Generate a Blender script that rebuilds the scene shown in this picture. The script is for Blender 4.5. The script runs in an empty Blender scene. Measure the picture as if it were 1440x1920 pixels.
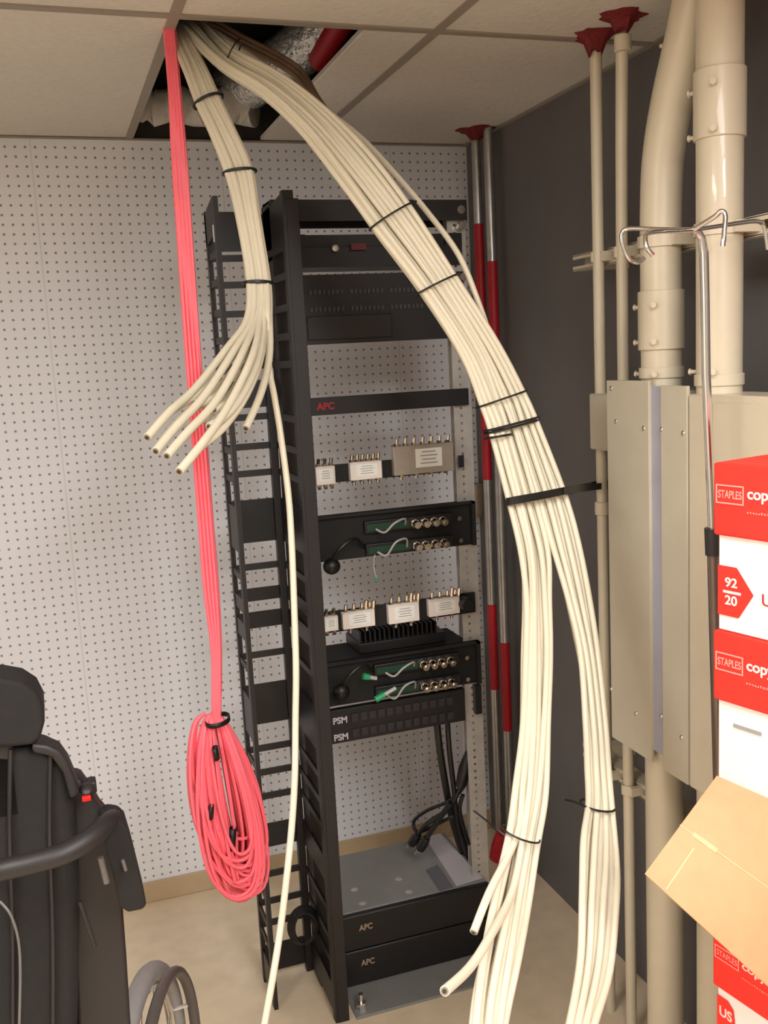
import bpy, bmesh, math, random
from mathutils import Vector, Matrix
random.seed(7)
S = bpy.context.scene
C = S.collection

# ------------------------------------------------------------------ camera, light, exposure
H = 1.93                                   # camera height above the floor
YAW, PITCH, ROLL, FPX = 0.32413735, 0.1579692, -0.05195935, 1840.3
_cy, _sy, _cp, _sp = math.cos(YAW), math.sin(YAW), math.cos(PITCH), math.sin(PITCH)
FWD = Vector((_sy*_cp, _cy*_cp, -_sp))
_r = Vector((_cy, -_sy, 0)); _u = _r.cross(FWD)
RGT = math.cos(ROLL)*_r + math.sin(ROLL)*_u
UPV = -math.sin(ROLL)*_r + math.cos(ROLL)*_u
cam_data = bpy.data.cameras.new('camera')
cam = bpy.data.objects.new('camera', cam_data); C.objects.link(cam)
m = Matrix((RGT, UPV, -FWD)).transposed().to_4x4(); m.translation = (0, 0, H)
cam.matrix_world = m
cam_data.sensor_fit = 'VERTICAL'; cam_data.sensor_height = 36; cam_data.sensor_width = 27
cam_data.lens = FPX/1920*36
cam_data.clip_start = 0.02
S.camera = cam
S.view_settings.view_transform = 'Standard'; S.view_settings.look = 'None'
S.view_settings.exposure = -0.2; S.view_settings.gamma = 1.0
S.view_settings.use_curve_mapping = False

CEIL = H + 0.747
WALLX = 1.555; WALLY = 3.46
w = bpy.data.worlds.new('world'); S.world = w; w.use_nodes = True
w.node_tree.nodes['Background'].inputs[0].default_value = (1, .94, .86, 1)
w.node_tree.nodes['Background'].inputs[1].default_value = 0.05
def area(name, loc, size, sizey, power, rot, col):
    l = bpy.data.lights.new(name, 'AREA'); l.shape = 'RECTANGLE'; l.size = size; l.size_y = sizey
    l.energy = power; l.color = col
    o = bpy.data.objects.new(name, l); o.location = loc; o.rotation_euler = rot; C.objects.link(o); return o
area('troffer_and_fill_light', (0.65, -0.78, CEIL-0.06), .5, 1.1, 76, (0, 0, 0), (1, .97, .945))
area('troffer_and_fill_light', (0.65, 0.44, CEIL-0.06), .5, 1.1, 27, (0, 0, 0), (1, .97, .945))  # added fill lamp, brightens the lower ends of the cables
area('troffer_and_fill_light', (-1.18, 0.44, CEIL-0.06), .5, 1.1, 55, (0, 0, 0), (1, .97, .945))  # added fill lamp, throws more light to the left and far wall

def at(px, py, Y):
    d = RGT*((px-720)/FPX) - UPV*((py-960)/FPX) + FWD
    p = d*(Y/d.y); p.z += H; return p
def atX(px, py, X):
    d = RGT*((px-720)/FPX) - UPV*((py-960)/FPX) + FWD
    p = d*(X/d.x); p.z += H; return p
def atZ(px, py, z):
    d = RGT*((px-720)/FPX) - UPV*((py-960)/FPX) + FWD
    p = d*((z-H)/d.z); p.z += H; return p

# ------------------------------------------------------------------ materials
def lin(c):
    return tuple(((v/255)/12.92 if v/255 <= .04045 else ((v/255+.055)/1.055)**2.4) for v in c)+(1,)
MATS = {}
def mat(name, col, rough=.6, metal=0, noise=.06, nscale=30, bump=0, coat=0, spec=.5):
    if name in MATS: return MATS[name]
    m = bpy.data.materials.new(name); m.use_nodes = True; MATS[name] = m
    nt = m.node_tree; b = nt.nodes['Principled BSDF']
    b.inputs['Roughness'].default_value = rough; b.inputs['Metallic'].default_value = metal
    b.inputs['Coat Weight'].default_value = coat; b.inputs['Specular IOR Level'].default_value = spec
    tc = nt.nodes.new('ShaderNodeTexCoord'); nz = nt.nodes.new('ShaderNodeTexNoise')
    nz.inputs['Scale'].default_value = nscale; nz.inputs['Detail'].default_value = 4
    nt.links.new(tc.outputs['Object'], nz.inputs['Vector'])
    r = nt.nodes.new('ShaderNodeMapRange'); r.inputs[1].default_value = .3; r.inputs[2].default_value = .7
    r.inputs[3].default_value = 1-noise; r.inputs[4].default_value = 1+noise
    nt.links.new(nz.outputs['Fac'], r.inputs[0])
    mx = nt.nodes.new('ShaderNodeMix'); mx.data_type = 'RGBA'; mx.blend_type = 'MULTIPLY'
    mx.inputs[0].default_value = 1; mx.inputs[6].default_value = lin(col)
    nt.links.new(r.outputs[0], mx.inputs[7]); nt.links.new(mx.outputs[2], b.inputs['Base Color'])
    if bump:
        bp = nt.nodes.new('ShaderNodeBump'); bp.inputs['Strength'].default_value = bump
        bp.inputs['Distance'].default_value = .01
        nt.links.new(nz.outputs['Fac'], bp.inputs['Height']); nt.links.new(bp.outputs[0], b.inputs['Normal'])
    return m
def perforated():
    m = bpy.data.materials.new('perforated_panel'); m.use_nodes = True
    nt = m.node_tree; b = nt.nodes['Principled BSDF']; L = nt.links
    def N(t, **k):
        n = nt.nodes.new(t)
        for a, v in k.items(): setattr(n, a, v)
        return n
    def M(op, a, b_=None):
        n = N('ShaderNodeMath', operation=op)
        for i, v in enumerate((a, b_)):
            if v is None: continue
            if isinstance(v, (int, float)): n.inputs[i].default_value = v
            else: L.new(v, n.inputs[i])
        return n.outputs[0]
    tc = N('ShaderNodeTexCoord'); sp = N('ShaderNodeSeparateXYZ'); L.new(tc.outputs['Object'], sp.inputs[0])
    px = M('SUBTRACT', M('MODULO', M('ADD', sp.outputs[0], 10), .0305), .01525)
    pz = M('SUBTRACT', M('MODULO', M('ADD', sp.outputs[2], 10), .0300), .0150)
    d = M('SQRT', M('ADD', M('MULTIPLY', px, px), M('MULTIPLY', pz, pz)))
    f = N('ShaderNodeMapRange'); L.new(d, f.inputs[0]); f.inputs[1].default_value = .0030; f.inputs[2].default_value = .0046
    # panel joints every 0.61 m
    jx = M('ABSOLUTE', M('SUBTRACT', M('MODULO', M('ADD', sp.outputs[0], 10.03), .61), .305))
    j = N('ShaderNodeMapRange'); L.new(jx, j.inputs[0]); j.inputs[1].default_value = .0008; j.inputs[2].default_value = .002
    j.inputs[3].default_value = .8
    mx = N('ShaderNodeMix', data_type='RGBA'); L.new(f.outputs[0], mx.inputs[0])
    mx.inputs[6].default_value = lin((132, 131, 138)); mx.inputs[7].default_value = lin((234, 236, 244))
    m2 = N('ShaderNodeMix', data_type='RGBA', blend_type='MULTIPLY'); m2.inputs[0].default_value = 1
    L.new(mx.outputs[2], m2.inputs[6]); L.new(j.outputs[0], m2.inputs[7]); L.new(m2.outputs[2], b.inputs['Base Color'])
    b.inputs['Roughness'].default_value = .55
    bp = N('ShaderNodeBump'); bp.inputs['Strength'].default_value = .4; bp.inputs['Distance'].default_value = .003
    L.new(f.outputs[0], bp.inputs['Height']); L.new(bp.outputs[0], b.inputs['Normal'])
    return m
M_perf = perforated()
M_darkwall = mat('dark_grey_wall', (104, 101, 100), .75, 0, .10, 3)
M_wall = mat('plain_wall', (205, 198, 186), .8, 0, .03, 3)
M_floor = mat('vinyl_floor', (222, 204, 176), .5, 0, .06, 14)
M_tile = mat('ceiling_tile', (214, 208, 198), .9, 0, .04, 60, .15)
M_grid = mat('ceiling_grid', (150, 140, 128), .6, 0, .03)  # shadow lines along the bars painted in as a tone darker than the tiles
M_base = mat('baseboard', (190, 168, 136), .6, 0, .03)
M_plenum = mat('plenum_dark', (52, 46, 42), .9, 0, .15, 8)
M_foil = mat('foil', (222, 222, 222), .3, .7, .12, 60, 1.0)
M_batt = mat('insulation', (205, 198, 190), .95, 0, .12, 25, .8)
M_black = mat('black_paint', (32, 29, 30), .5, 0, .08, 30)
M_black2 = mat('black_panel', (24, 23, 25), .45, 0, .10, 40)
M_void = mat('black_deep', (14, 13, 14), .7, 0, .05)
M_galv = mat('galvanised', (190, 188, 186), .34, .85, .12, 22)
M_alu = mat('brushed_aluminium', (205, 202, 198), .38, .55, .08, 30)
M_chrome = mat('chrome', (225, 222, 220), .14, 1, .02)
M_cream = mat('cream_paint', (210, 199, 176), .38, 0, .03, 12, 0, .3)
M_cream2 = mat('cream_cover', (198, 190, 170), .5, 0, .04, 8)
M_grey = mat('grey_cover', (172, 172, 186), .55, 0, .06, 10)
M_gtop = mat('grey_steel_top', (142, 142, 140), .45, .2, .05, 20)
M_red = mat('red_paint', (176, 22, 34), .5, 0, .08)
M_fire = mat('red_sealant', (112, 22, 24), .75, 0, .25, 40, .6)
M_cable = mat('white_cable', (214, 206, 184), .42, 0, .025, 20, 0, .15)
M_cut = mat('cable_cut', (150, 140, 125), .4, .4, .05)
M_dark = mat('cable_core', (60, 52, 44), .6, .2, .05)
M_tie = mat('black_tie', (16, 15, 15), .45, 0, .03)
M_pink = mat('pink_cable', (255, 112, 128), .5, 0, .05, 30)
M_split = mat('splitter_white', (226, 218, 212), .45, .0, .03)
M_splitg = mat('splitter_grey', (170, 160, 150), .45, .3, .05)
M_label = mat('label_white', (232, 232, 230), .6, 0, .02)
M_print = mat('print_grey', (150, 148, 148), .6, 0, .02)
M_brass = mat('nickel_connector', (206, 198, 188), .18, 1, .03)
M_pcb = mat('green_board', (22, 60, 44), .45, 0, .1)
M_green = mat('green_tape', (40, 150, 96), .5, 0, .05)
M_redtext = mat('red_print', (168, 24, 44), .6, 0, .02)
M_tan = mat('tan_print', (176, 150, 128), .6, 0, .02)
M_lilac = mat('pale_print', (196, 192, 206), .6, 0, .02)
M_paper = mat('grey_paper', (186, 182, 186), .7, 0, .02)
M_plast = mat('clear_film', (98, 98, 106), .3, 0, .04)
M_boxred = mat('carton_red', (246, 46, 34), .6, 0, .04, 60)
M_boxwhite = mat('carton_white', (240, 232, 228), .65, 0, .02, 20)
M_pinkprint = mat('pale_red_print', (255, 150, 140), .6, 0, .02)
M_whiteprint = mat('white_print', (255, 214, 208), .6, 0, .02)
M_card = mat('cardboard', (188, 146, 108), .8, 0, .035, 40)
M_cardl = mat('cardboard_scuff', (206, 168, 130), .8, 0, .03, 40)
M_fabric = mat('black_fabric', (25, 23, 23), .85, 0, .12, 60, .2)
M_plastic = mat('dark_plastic', (36, 33, 34), .5, 0, .06, 20)
M_tyre = mat('grey_tyre', (150, 148, 148), .6, 0, .05)
M_rimgrey = mat('grey_handrim', (100, 94, 92), .45, .2, .05)
M_lens = bpy.data.materials.new('lamp_lens'); M_lens.use_nodes = True
_b = M_lens.node_tree.nodes['Principled BSDF']; _b.inputs['Emission Color'].default_value = (1, .92, .8, 1); _b.inputs['Emission Strength'].default_value = 4

# ------------------------------------------------------------------ mesh helpers
class MB:
    def __init__(s): s.v = []; s.f = []
    def add(s, v, f):
        n = len(s.v); s.v += [Vector(p) for p in v]; s.f += [tuple(i+n for i in q) for q in f]; return s
    def box(s, x0, x1, y0, y1, z0, z1):
        return s.obox((0, 0, 0), (1, 0, 0), (0, 1, 0), (0, 0, 1), x0, x1, y0, y1, z0, z1)
    def obox(s, o, ex, ey, ez, a0, a1, b0, b1, c0, c1):
        o, ex, ey, ez = map(Vector, (o, ex, ey, ez))
        v = [o+ex*a+ey*b+ez*c for c in (c0, c1) for b in (b0, b1) for a in (a0, a1)]
        return s.add(v, [(0, 2, 3, 1), (4, 5, 7, 6), (0, 1, 5, 4), (2, 6, 7, 3), (0, 4, 6, 2), (1, 3, 7, 5)])
    def tube(s, pts, r, n=8, closed=False, caps=True, squash=None):
        pts = [Vector(p) for p in pts]; N = len(pts)
        rs = r if isinstance(r, (list, tuple)) else [r]*N
        base = len(s.v); prev = None
        for i in range(N):
            if closed: t = pts[(i+1) % N]-pts[i-1]
            else: t = pts[min(i+1, N-1)]-pts[max(i-1, 0)]
            t = t.normalized() if t.length > 1e-9 else Vector((0, 0, 1))
            if prev is None:
                a = Vector((0, 0, 1)) if abs(t.z) < .9 else Vector((1, 0, 0))
                u = (a-t*a.dot(t)).normalized()
            else:
                u = prev-t*prev.dot(t); u = u.normalized() if u.length > 1e-6 else prev
            prev = u; v2 = t.cross(u)
            for k in range(n):
                a = 2*math.pi*k/n
                s.v.append(pts[i]+(u*math.cos(a)+v2*math.sin(a))*rs[i])
        for i in range(N if closed else N-1):
            j = (i+1) % N
            for k in range(n):
                k2 = (k+1) % n
                s.f.append((base+i*n+k, base+i*n+k2, base+j*n+k2, base+j*n+k))
        if caps and not closed:
            s.f.append(tuple(base+k for k in reversed(range(n))))
            s.f.append(tuple(base+(N-1)*n+k for k in range(n)))
        return s
    def cyl(s, a, b, r, n=16, r2=None):
        return s.tube([a, b], [r, r if r2 is None else r2], n)
    def prism(s, pts, d):
        pts = [Vector(p) for p in pts]; d = Vector(d); n = len(pts)
        s.add(pts+[p+d for p in pts], [tuple(range(n)), tuple(reversed(range(n, 2*n)))] +
              [(i, i+n, (i+1) % n+n, (i+1) % n) for i in range(n)])
        return s
    def ell(s, c, rx, ry, rz, n=16, mm=10):
        c = Vector(c); base = len(s.v)
        v = []; f = []
        for i in range(mm+1):
            th = math.pi*i/mm
            for k in range(n):
                ph = 2*math.pi*k/n
                v.append(c+Vector((rx*math.sin(th)*math.cos(ph), ry*math.sin(th)*math.sin(ph), rz*math.cos(th))))
        for i in range(mm):
            for k in range(n):
                f.append((i*n+k, (i+1)*n+k, (i+1)*n+(k+1) % n, i*n+(k+1) % n))
        return s.add(v, f)
    def build(s, name, material, parent=None, loc=None, bevel=0, smooth=True, segs=2):
        if parent is not None: org = ROOT[parent.name]
        elif loc is not None: org = Vector(loc)
        else:
            org = Vector((sum(p.x for p in s.v)/len(s.v), sum(p.y for p in s.v)/len(s.v), min(p.z for p in s.v)))
        me = bpy.data.meshes.new(name); me.from_pydata([p-org for p in s.v], [], s.f)
        bm = bmesh.new(); bm.from_mesh(me); bmesh.ops.remove_doubles(bm, verts=bm.verts, dist=1e-6)
        bmesh.ops.recalc_face_normals(bm, faces=bm.faces)
        bm.to_mesh(me); bm.free()
        me.materials.append(material)
        if smooth: me.shade_smooth(); me.set_sharp_from_angle(angle=math.radians(38))
        o = bpy.data.objects.new(name, me); C.objects.link(o)
        if parent is not None: o.parent = parent
        else: o.location = org
        ROOT[o.name] = org
        if bevel:
            b = o.modifiers.new('bevel', 'BEVEL'); b.width = bevel; b.segments = segs; b.limit_method = 'ANGLE'
        return o
ROOT = {}
def tag(o, label=None, cat=None, group=None, kind=None):
    if label: o['label'] = label
    if cat: o['category'] = cat
    if group: o['group'] = group
    if kind: o['kind'] = kind
    return o
def thing(name, loc, label, cat, group=None):
    o = bpy.data.objects.new(name, None); o.location = loc; o.empty_display_size = .05; C.objects.link(o)
    ROOT[o.name] = Vector(loc)
    return tag(o, label, cat, group)
def struct(name, mb, m, bevel=0):
    return tag(mb.build(name, m, loc=(0, 0, 0), bevel=bevel), kind='structure')
def smooth_path(P, n=6):
    """Catmull-Rom through tuples of any length"""
    out = []; N = len(P)
    for i in range(N-1):
        p0 = P[max(i-1, 0)]; p1 = P[i]; p2 = P[i+1]; p3 = P[min(i+2, N-1)]
        for k in range(n):
            t = k/n
            out.append(tuple(.5*((2*b)+(c-a)*t+(2*a-5*b+4*c-d)*t*t+(-a+3*b-3*c+d)*t**3) for a, b, c, d in zip(p0, p1, p2, p3)))
    out.append(tuple(P[-1])); return out
def text(body, o, ex, ey, width, height, m, parent, name='lettering', bold=0):
    """flat raised lettering, origin o (lower left), ex/ey unit directions, fitted to width x height"""
    cu = bpy.data.curves.new('t', 'FONT'); cu.body = body; cu.size = 1; cu.extrude = .01; cu.offset = bold
    ob = bpy.data.objects.new('t', cu); C.objects.link(ob)
    dg = bpy.context.evaluated_depsgraph_get(); dg.update()
    me = bpy.data.meshes.new_from_object(ob.evaluated_get(dg))
    bpy.data.objects.remove(ob)
    xs = [v.co.x for v in me.vertices]; ys = [v.co.y for v in me.vertices]
    x0, x1, y0, y1 = min(xs), max(xs), min(ys), max(ys)
    ex, ey = Vector(ex).normalized(), Vector(ey).normalized(); nn = ex.cross(ey)
    org = ROOT[parent.name]
    for v in me.vertices:
        c = v.co.copy()
        v.co = Vector(o)+ex*((c.x-x0)/(x1-x0)*width)+ey*((c.y-y0)/(y1-y0)*height)+nn*(c.z*.03) - org
    me.materials.append(m); me.name = name
    t = bpy.data.objects.new(name, me); C.objects.link(t); t.parent = parent; ROOT[t.name] = org
    return t

# ------------------------------------------------------------------ room shell
struct('floor', MB().box(-1.7, 1.75, -2.9, 3.7, -.1, 0), M_floor)
b = MB().box(-1.7, WALLX, WALLY, WALLY+.08, 0, CEIL)
struct('wall_back', b, M_perf)
struct('wall_right', MB().box(WALLX, WALLX+.1, -2.9, WALLY+.08, 0, CEIL), M_darkwall)
struct('wall_left', MB().box(-1.8, -1.7, -2.9, WALLY+.08, 0, CEIL), M_wall)
struct('wall_front', MB().box(-1.8, WALLX+.1, -3.0, -2.9, 0, CEIL), M_wall)
struct('baseboard_back', MB().box(-1.7, WALLX, WALLY-.012, WALLY, 0, .078), M_base, .003)
GX = [-1.485, -.875, -.265, .345, .955]; GY = [-2.61, -1.39, -.17, 1.05, 2.27, 3.49]
tiles = MB()
for gx in [-2.095]+GX:
    for gy in [-3.83]+GY[:-1]:
        x0, x1, y0, y1 = max(gx, -1.7), min(gx+.61, WALLX), max(gy, -2.9), min(gy+1.22, WALLY)
        if x1-x0 < .02 or y1-y0 < .02: continue
        if abs(gx-.345) < .01 and abs(gy-2.27) < .01:
            tiles.box(.785, x1-.006, y0+.006, y1, CEIL+.001, CEIL+.016); continue
        if abs(gx-.345) < .01 and (abs(gy+1.39) < .01 or abs(gy+.17) < .01): continue
        if abs(gx+1.485) < .01 and abs(gy+.17) < .01: continue
        tiles.box(x0+.006, x1-.006, y0+.006, y1-.006 if y1 < WALLY-.01 else y1, CEIL, CEIL+.016)
struct('ceiling', tiles, M_tile, .002)
g = MB()
for gx in GX: g.box(gx-.012, gx+.012, -2.9, WALLY, CEIL-.004, CEIL+.003); g.box(gx-.001, gx+.001, -2.9, WALLY, CEIL+.003, CEIL+.035)
for gy in GY[:-1]: g.box(-1.7, WALLX, gy-.012, gy+.012, CEIL-.0045, CEIL+.003); g.box(-1.7, WALLX, gy-.001, gy+.001, CEIL+.003, CEIL+.035)
struct('trim_1', g, M_grid)
g = MB().box(-1.7, WALLX, WALLY-.016, WALLY, CEIL-.006, CEIL-.002).box(WALLX-.016, WALLX, -2.9, WALLY-.016, CEIL-.006, CEIL-.002)
struct('trim_2', g, M_grid)
# space above the ceiling
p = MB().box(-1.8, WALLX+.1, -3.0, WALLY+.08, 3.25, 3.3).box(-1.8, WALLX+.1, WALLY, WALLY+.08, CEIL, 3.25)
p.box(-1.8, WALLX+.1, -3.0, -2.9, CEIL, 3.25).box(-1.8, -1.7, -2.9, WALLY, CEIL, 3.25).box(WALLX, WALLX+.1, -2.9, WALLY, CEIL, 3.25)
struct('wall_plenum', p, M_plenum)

for x, y, lab in ((.65, -.78, 'recessed ceiling light panel behind the camera on the right'), (.65, .44, 'recessed ceiling light panel just above the camera'), (-1.18, .44, 'recessed ceiling light panel near the left wall')):  # first panel is the room's fixture, the other two are added fill
    t = thing('ceiling_and_fill_light', (x, y, CEIL-.02), lab, 'ceiling light')
    h_ = MB().box(x-.30, x+.30, y-.60, y+.60, CEIL, CEIL+.06).build('housing', M_cream, t)
    MB().box(x-.28, x+.28, y-.58, y+.58, CEIL-.004, CEIL-.001).build('diffuser', M_lens, h_)

# things seen through the ceiling hole
dp = [tuple(atZ(x, y, CEIL+h)) for x, y, h in ((640, 20, .26), (590, 70, .20), (520, 125, .17), (450, 165, .15), (410, 182, .16))]
dp = smooth_path(dp, 10)
o = MB().tube(dp, [.075+(.006 if i % 2 else 0) for i in range(len(dp))], 28).build('flexible_duct', M_foil)
tag(o, 'crinkled silver foil duct above the ceiling opening', 'duct')
rb = random.Random(5); bp_ = [(.33+.02*i, 3.37+rb.uniform(-.012, .012), CEIL+.085+rb.uniform(-.008, .008)) for i in range(22)]
o = MB().tube(bp_, [.055+rb.uniform(-.010, .010) for _ in bp_], 14).build('insulation_roll', M_batt)
tag(o, 'pale fluffy insulation above the ceiling hole by the wall', 'insulation')
o = MB().tube([atZ(655, 20, CEIL+.14), atZ(600, 112, CEIL+.12)], .034, 16).build('sprinkler_pipe', M_red)
tag(o, 'red pipe above the right end of the ceiling opening', 'pipe')
o = MB().tube([(.47, 2.7, 2.98), (.36, 3.4, 2.93)], .022, 14).build('conduit', M_galv)
tag(o, 'thin metal conduit in the dark space above the ceiling hole', 'conduit')

# ------------------------------------------------------------------ rack (units measured on the photo, scaled by K about the camera)
K = 1.04
def kb(mb, x0, x1, y0, y1, z0, z1):
    return mb.box(x0*K, x1*K, y0*K, y1*K, z0*K+H, z1*K+H)
def kz(px, py, Y=2.62): return (at(px, py, Y).z-H)      # height relative to the camera in unscaled units
F0 = -H/K                                              # floor in unscaled units
XL, XR, YP = .667, 1.150, 2.62
TOP = kz(860, 376)
rack = thing('equipment_rack', (.9*K, 2.68*K, 0), 'tall open two-post equipment rack with black left post and silver right post', 'equipment rack')
b = MB(); kb(b, .607, .668, 2.625, 2.631, F0, TOP); kb(b, .607, .613, 2.631, 2.70, F0, TOP); kb(b, .607, .64, 2.70, 2.705, F0, TOP)
b.build('left_post', M_black, rack)
# right post with a column of punched holes
b = MB(); zz = F0; pitch = .0445/2
xa, xb, hx0, hx1 = 1.112, 1.166, 1.130, 1.138
kb(b, xa, hx0, 2.625, 2.630, F0, TOP); kb(b, hx1, xb, 2.625, 2.630, F0, TOP)
nh = int((TOP-F0)/pitch)
for i in range(nh):
    kb(b, hx0, hx1, 2.625, 2.630, F0+i*pitch+.008, F0+(i+1)*pitch)
kb(b, xb-.004, xb, 2.630, 2.70, F0, TOP)
kb(b, xa+.02, xb, 2.70, 2.705, F0, TOP)
b.build('right_post', M_alu, rack)
b = MB(); kb(b, .607, 1.166, 2.605, 2.611, TOP-.055, TOP); kb(b, .607, 1.166, 2.611, 2.70, TOP-.006, TOP)
b.build('top_crossbar', M_black, rack)
b = MB(); kb(b, .607, 1.166, 2.712, 2.718, TOP-.06, TOP-.004)
b.build('top_crossbar', M_black2, rack)
# base angle: grey foot plate reaching forward
b = MB(); kb(b, .66, 1.16, 2.44, 2.62, F0, F0+.008); b.build('foot_plate', M_gtop, rack, bevel=.001)
b = MB(); kb(b, .66, 1.16, 2.70, 2.86, F0, F0+.008); b.build('foot_plate', M_gtop, rack, bevel=.001)
for bx in (.685, 1.13):
    b = MB(); b.cyl((bx*K, 2.475*K, .008), (bx*K, 2.475*K, .030), .016, 6); b.cyl((bx*K, 2.475*K, .02), (bx*K, 2.475*K, .055), .008, 10)
    b.build('anchor_bolt', M_chrome, rack)
for z in (kz(850, 395), kz(857, 425), kz(857, 520)):
    MB().cyl((1.147*K, 2.62*K, z*K+H), (1.147*K, 2.600*K, z*K+H), .012, 12).build('screw', M_chrome, rack)

# vertical cable manager (ladder channel) left of the rack
cm = thing('cable_manager', (.53*K, 2.64*K, 0), 'black ladder-style vertical cable manager fixed to the left of the rack', 'cable manager')
BX0, BX1, BY = .452, .607, 2.735
TL = kz(395, 380, 2.62); TR = kz(545, 356, 2.45)
def rail(x0, x1, y0, y1, z1, nm):
    b = MB(); kb(b, x0, x1, y0, y1, F0, z1); b.build(nm, M_black, cm)
rail(BX0, BX0+.012, BY-.022, BY, TL-.015, 'rail')
rail(BX0, BX0+.012, 2.575, 2.60, TL+.01, 'rail')
rail(BX1-.022, BX1, BY-.022, BY, TR-.02, 'rail')
rail(BX1-.006, BX1+.022, 2.45, 2.475, TR, 'rail')
# slanted tops of the two side frames
b = MB(); b.prism([(BX0*K, 2.60*K, (TL+.01)*K+H), (BX0*K, BY*K, (TL-.015)*K+H), (BX0*K, BY*K, (TL-.10)*K+H), (BX0*K, 2.60*K, (TL-.08)*K+H)], (.01, 0, 0))
b.build('side_plate', M_black, cm)
b = MB(); b.prism([((BX1)*K, 2.46*K, TR*K+H), ((BX1)*K, BY*K, (TR-.02)*K+H), ((BX1)*K, BY*K, (TR-.16)*K+H), ((BX1)*K, 2.46*K, (TR-.13)*K+H)], (.01, 0, 0))
b.build('side_plate', M_black, cm)
rungs = [.282, .211, .133, .061, -.01, -.151, -.233, -.309, -.577, -.837, -1.122, -1.197, -1.272, -1.519, -1.606, -1.676]
for z in rungs:
    b = MB(); kb(b, BX0, BX1, BY-.008, BY, z-.009, z+.009); b.build('rung', M_black, cm)
    b = MB(); kb(b, BX0+.002, BX0+.008, 2.60, BY-.02, z-.009, z+.009); b.build('side_tie', M_black, cm)
    b = MB(); kb(b, BX1-.004, BX1+.004, 2.475, BY-.02, z-.009, z+.009); b.build('side_tie', M_black, cm)
plates = [(.30, .405), (-.05, -.125), (-.507, -.384), (-.678, -.64), (-.758, -.71), (-1.048, -.926), (-1.434, -1.36), (F0+.02, -1.747)]
for z0, z1 in plates:
    z0, z1 = min(z0, z1), max(z0, z1)
    b = MB(); kb(b, BX0, BX1, BY-.004, BY, z0, z1); b.build('back_plate', M_black2, cm)
for z0, z1 in plates[2:]:
    b = MB(); kb(b, BX0+.002, BX0+.008, 2.60, BY-.02, z0, z1); b.build('side_plate', M_black2, cm); b = MB(); kb(b, BX1-.004, BX1+.004, 2.475, BY-.02, z0, z1); b.build('side_plate', M_black2, cm)
b = MB(); kb(b, BX1+.002, BX1+.034, 2.448, 2.453, F0, TR-.02); b.build('front_flange', M_black, cm, bevel=.001)
p0 = at(404, 438, 2.6*K); o = MB().box(p0.x-.007, p0.x+.007, p0.y-.006, p0.y, p0.z-.022, p0.z+.022).build('sticker', M_label, cm)
# black coil of cord lying in the manager
c0 = at(572, 1740, 2.60*K)
b = MB()
for k in range(4):
    b.tube([c0+Vector((math.cos(a)*(.035+.004*k), .006*k, math.sin(a)*(.05+.004*k))) for a in [2*math.pi*i/24 for i in range(24)]], .005, 6, closed=True)
o = b.build('cord_coil', M_tie); tag(o, 'small coil of black cord low in the black cable manager', 'cord')

def panel(mb, z0, z1, x0=XL, x1=XR, y0=2.612, y1=2.624): return kb(mb, x0, x1, y0, y1, z0, z1)
def root_at(name, z, label, cat, group=None):
    return thing(name, (.908*K, 2.66*K, z*K+H), label, cat, group)
EX = Vector((1, 0, 0)); EZ = Vector((0, 0, 1))
def kt(body, x, z, wd, ht, m, parent, y=2.612, bold=0, name='lettering'):
    return text(body, (x*K, y*K-.0006, z*K+H), EX, EZ, wd*K, ht*K, m, parent, name, bold)

# 1 rack power unit at the top
z0, z1 = kz(600, 502), kz(600, 440); r_ = root_at('power_strip_unit', z0, 'black rack unit with small oval badge and dim red label, topmost in the rack', 'rack unit')
zm = z0+(z1-z0)*.62
b = MB(); panel(b, z0, zm); kb(b, XL+.02, XR-.05, 2.624, 2.80, z0+.004, z1); b.build('chassis', M_black2, r_, bevel=.001)
for q0, q1 in ((XL, XL+.03), (XR-.05, XR)):
    b = MB(); kb(b, q0, q1, 2.612, 2.624, zm, z1); b.build('ear', M_black2, r_)
pp = at(629, 465, 2.60*K); o = MB().ell(pp, .011, .004, .010, 12, 8).build('badge', M_alu, r_)
pp = at(672, 463, 2.60*K); MB().box(pp.x-.022, pp.x+.022, pp.y-.003, pp.y+.002, pp.z-.008, pp.z+.010).build('red_label', mat('dim_red', (92, 34, 34), .6), r_)
# 2 patch panel
z0, z1 = kz(620, 645), kz(620, 515); r_ = root_at('patch_panel', z0, 'large black patch panel with two rows of small ports near the rack top', 'patch panel')
b = MB(); panel(b, z0, z1); b.build('face_plate', M_black2, r_, bevel=.001)
for zr in (kz(620, 548), kz(620, 580)):
    for gx in range(3):
        for i in range(8):
            x = XL+.03+gx*.115+i*.0125
            b = MB(); kb(b, x, x+.008, 2.607, 2.612, zr-.006, zr+.006)
            b.build('port', mat('port_grey', (58, 56, 62), .4), r_)
b = MB(); kb(b, XL+.02, XL+.26, 2.606, 2.612, z0+.012, z0+.075); b.build('blank_cover', M_black, r_, bevel=.002)
# 3 single blank unit with red lettering
z0, z1 = kz(577, 780), kz(577, 747); r_ = root_at('blanking_panel', z0, 'slim black rack panel with red lettering at its left end', 'rack panel')
b = MB(); panel(b, z0, z1, y0=2.604); b.build('face_plate', M_black2, r_, bevel=.002)
kt('APC', XL+.030, z0+(z1-z0)*.30, .050, (z1-z0)*.42, M_redtext, r_, y=2.604, bold=.03)

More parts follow.
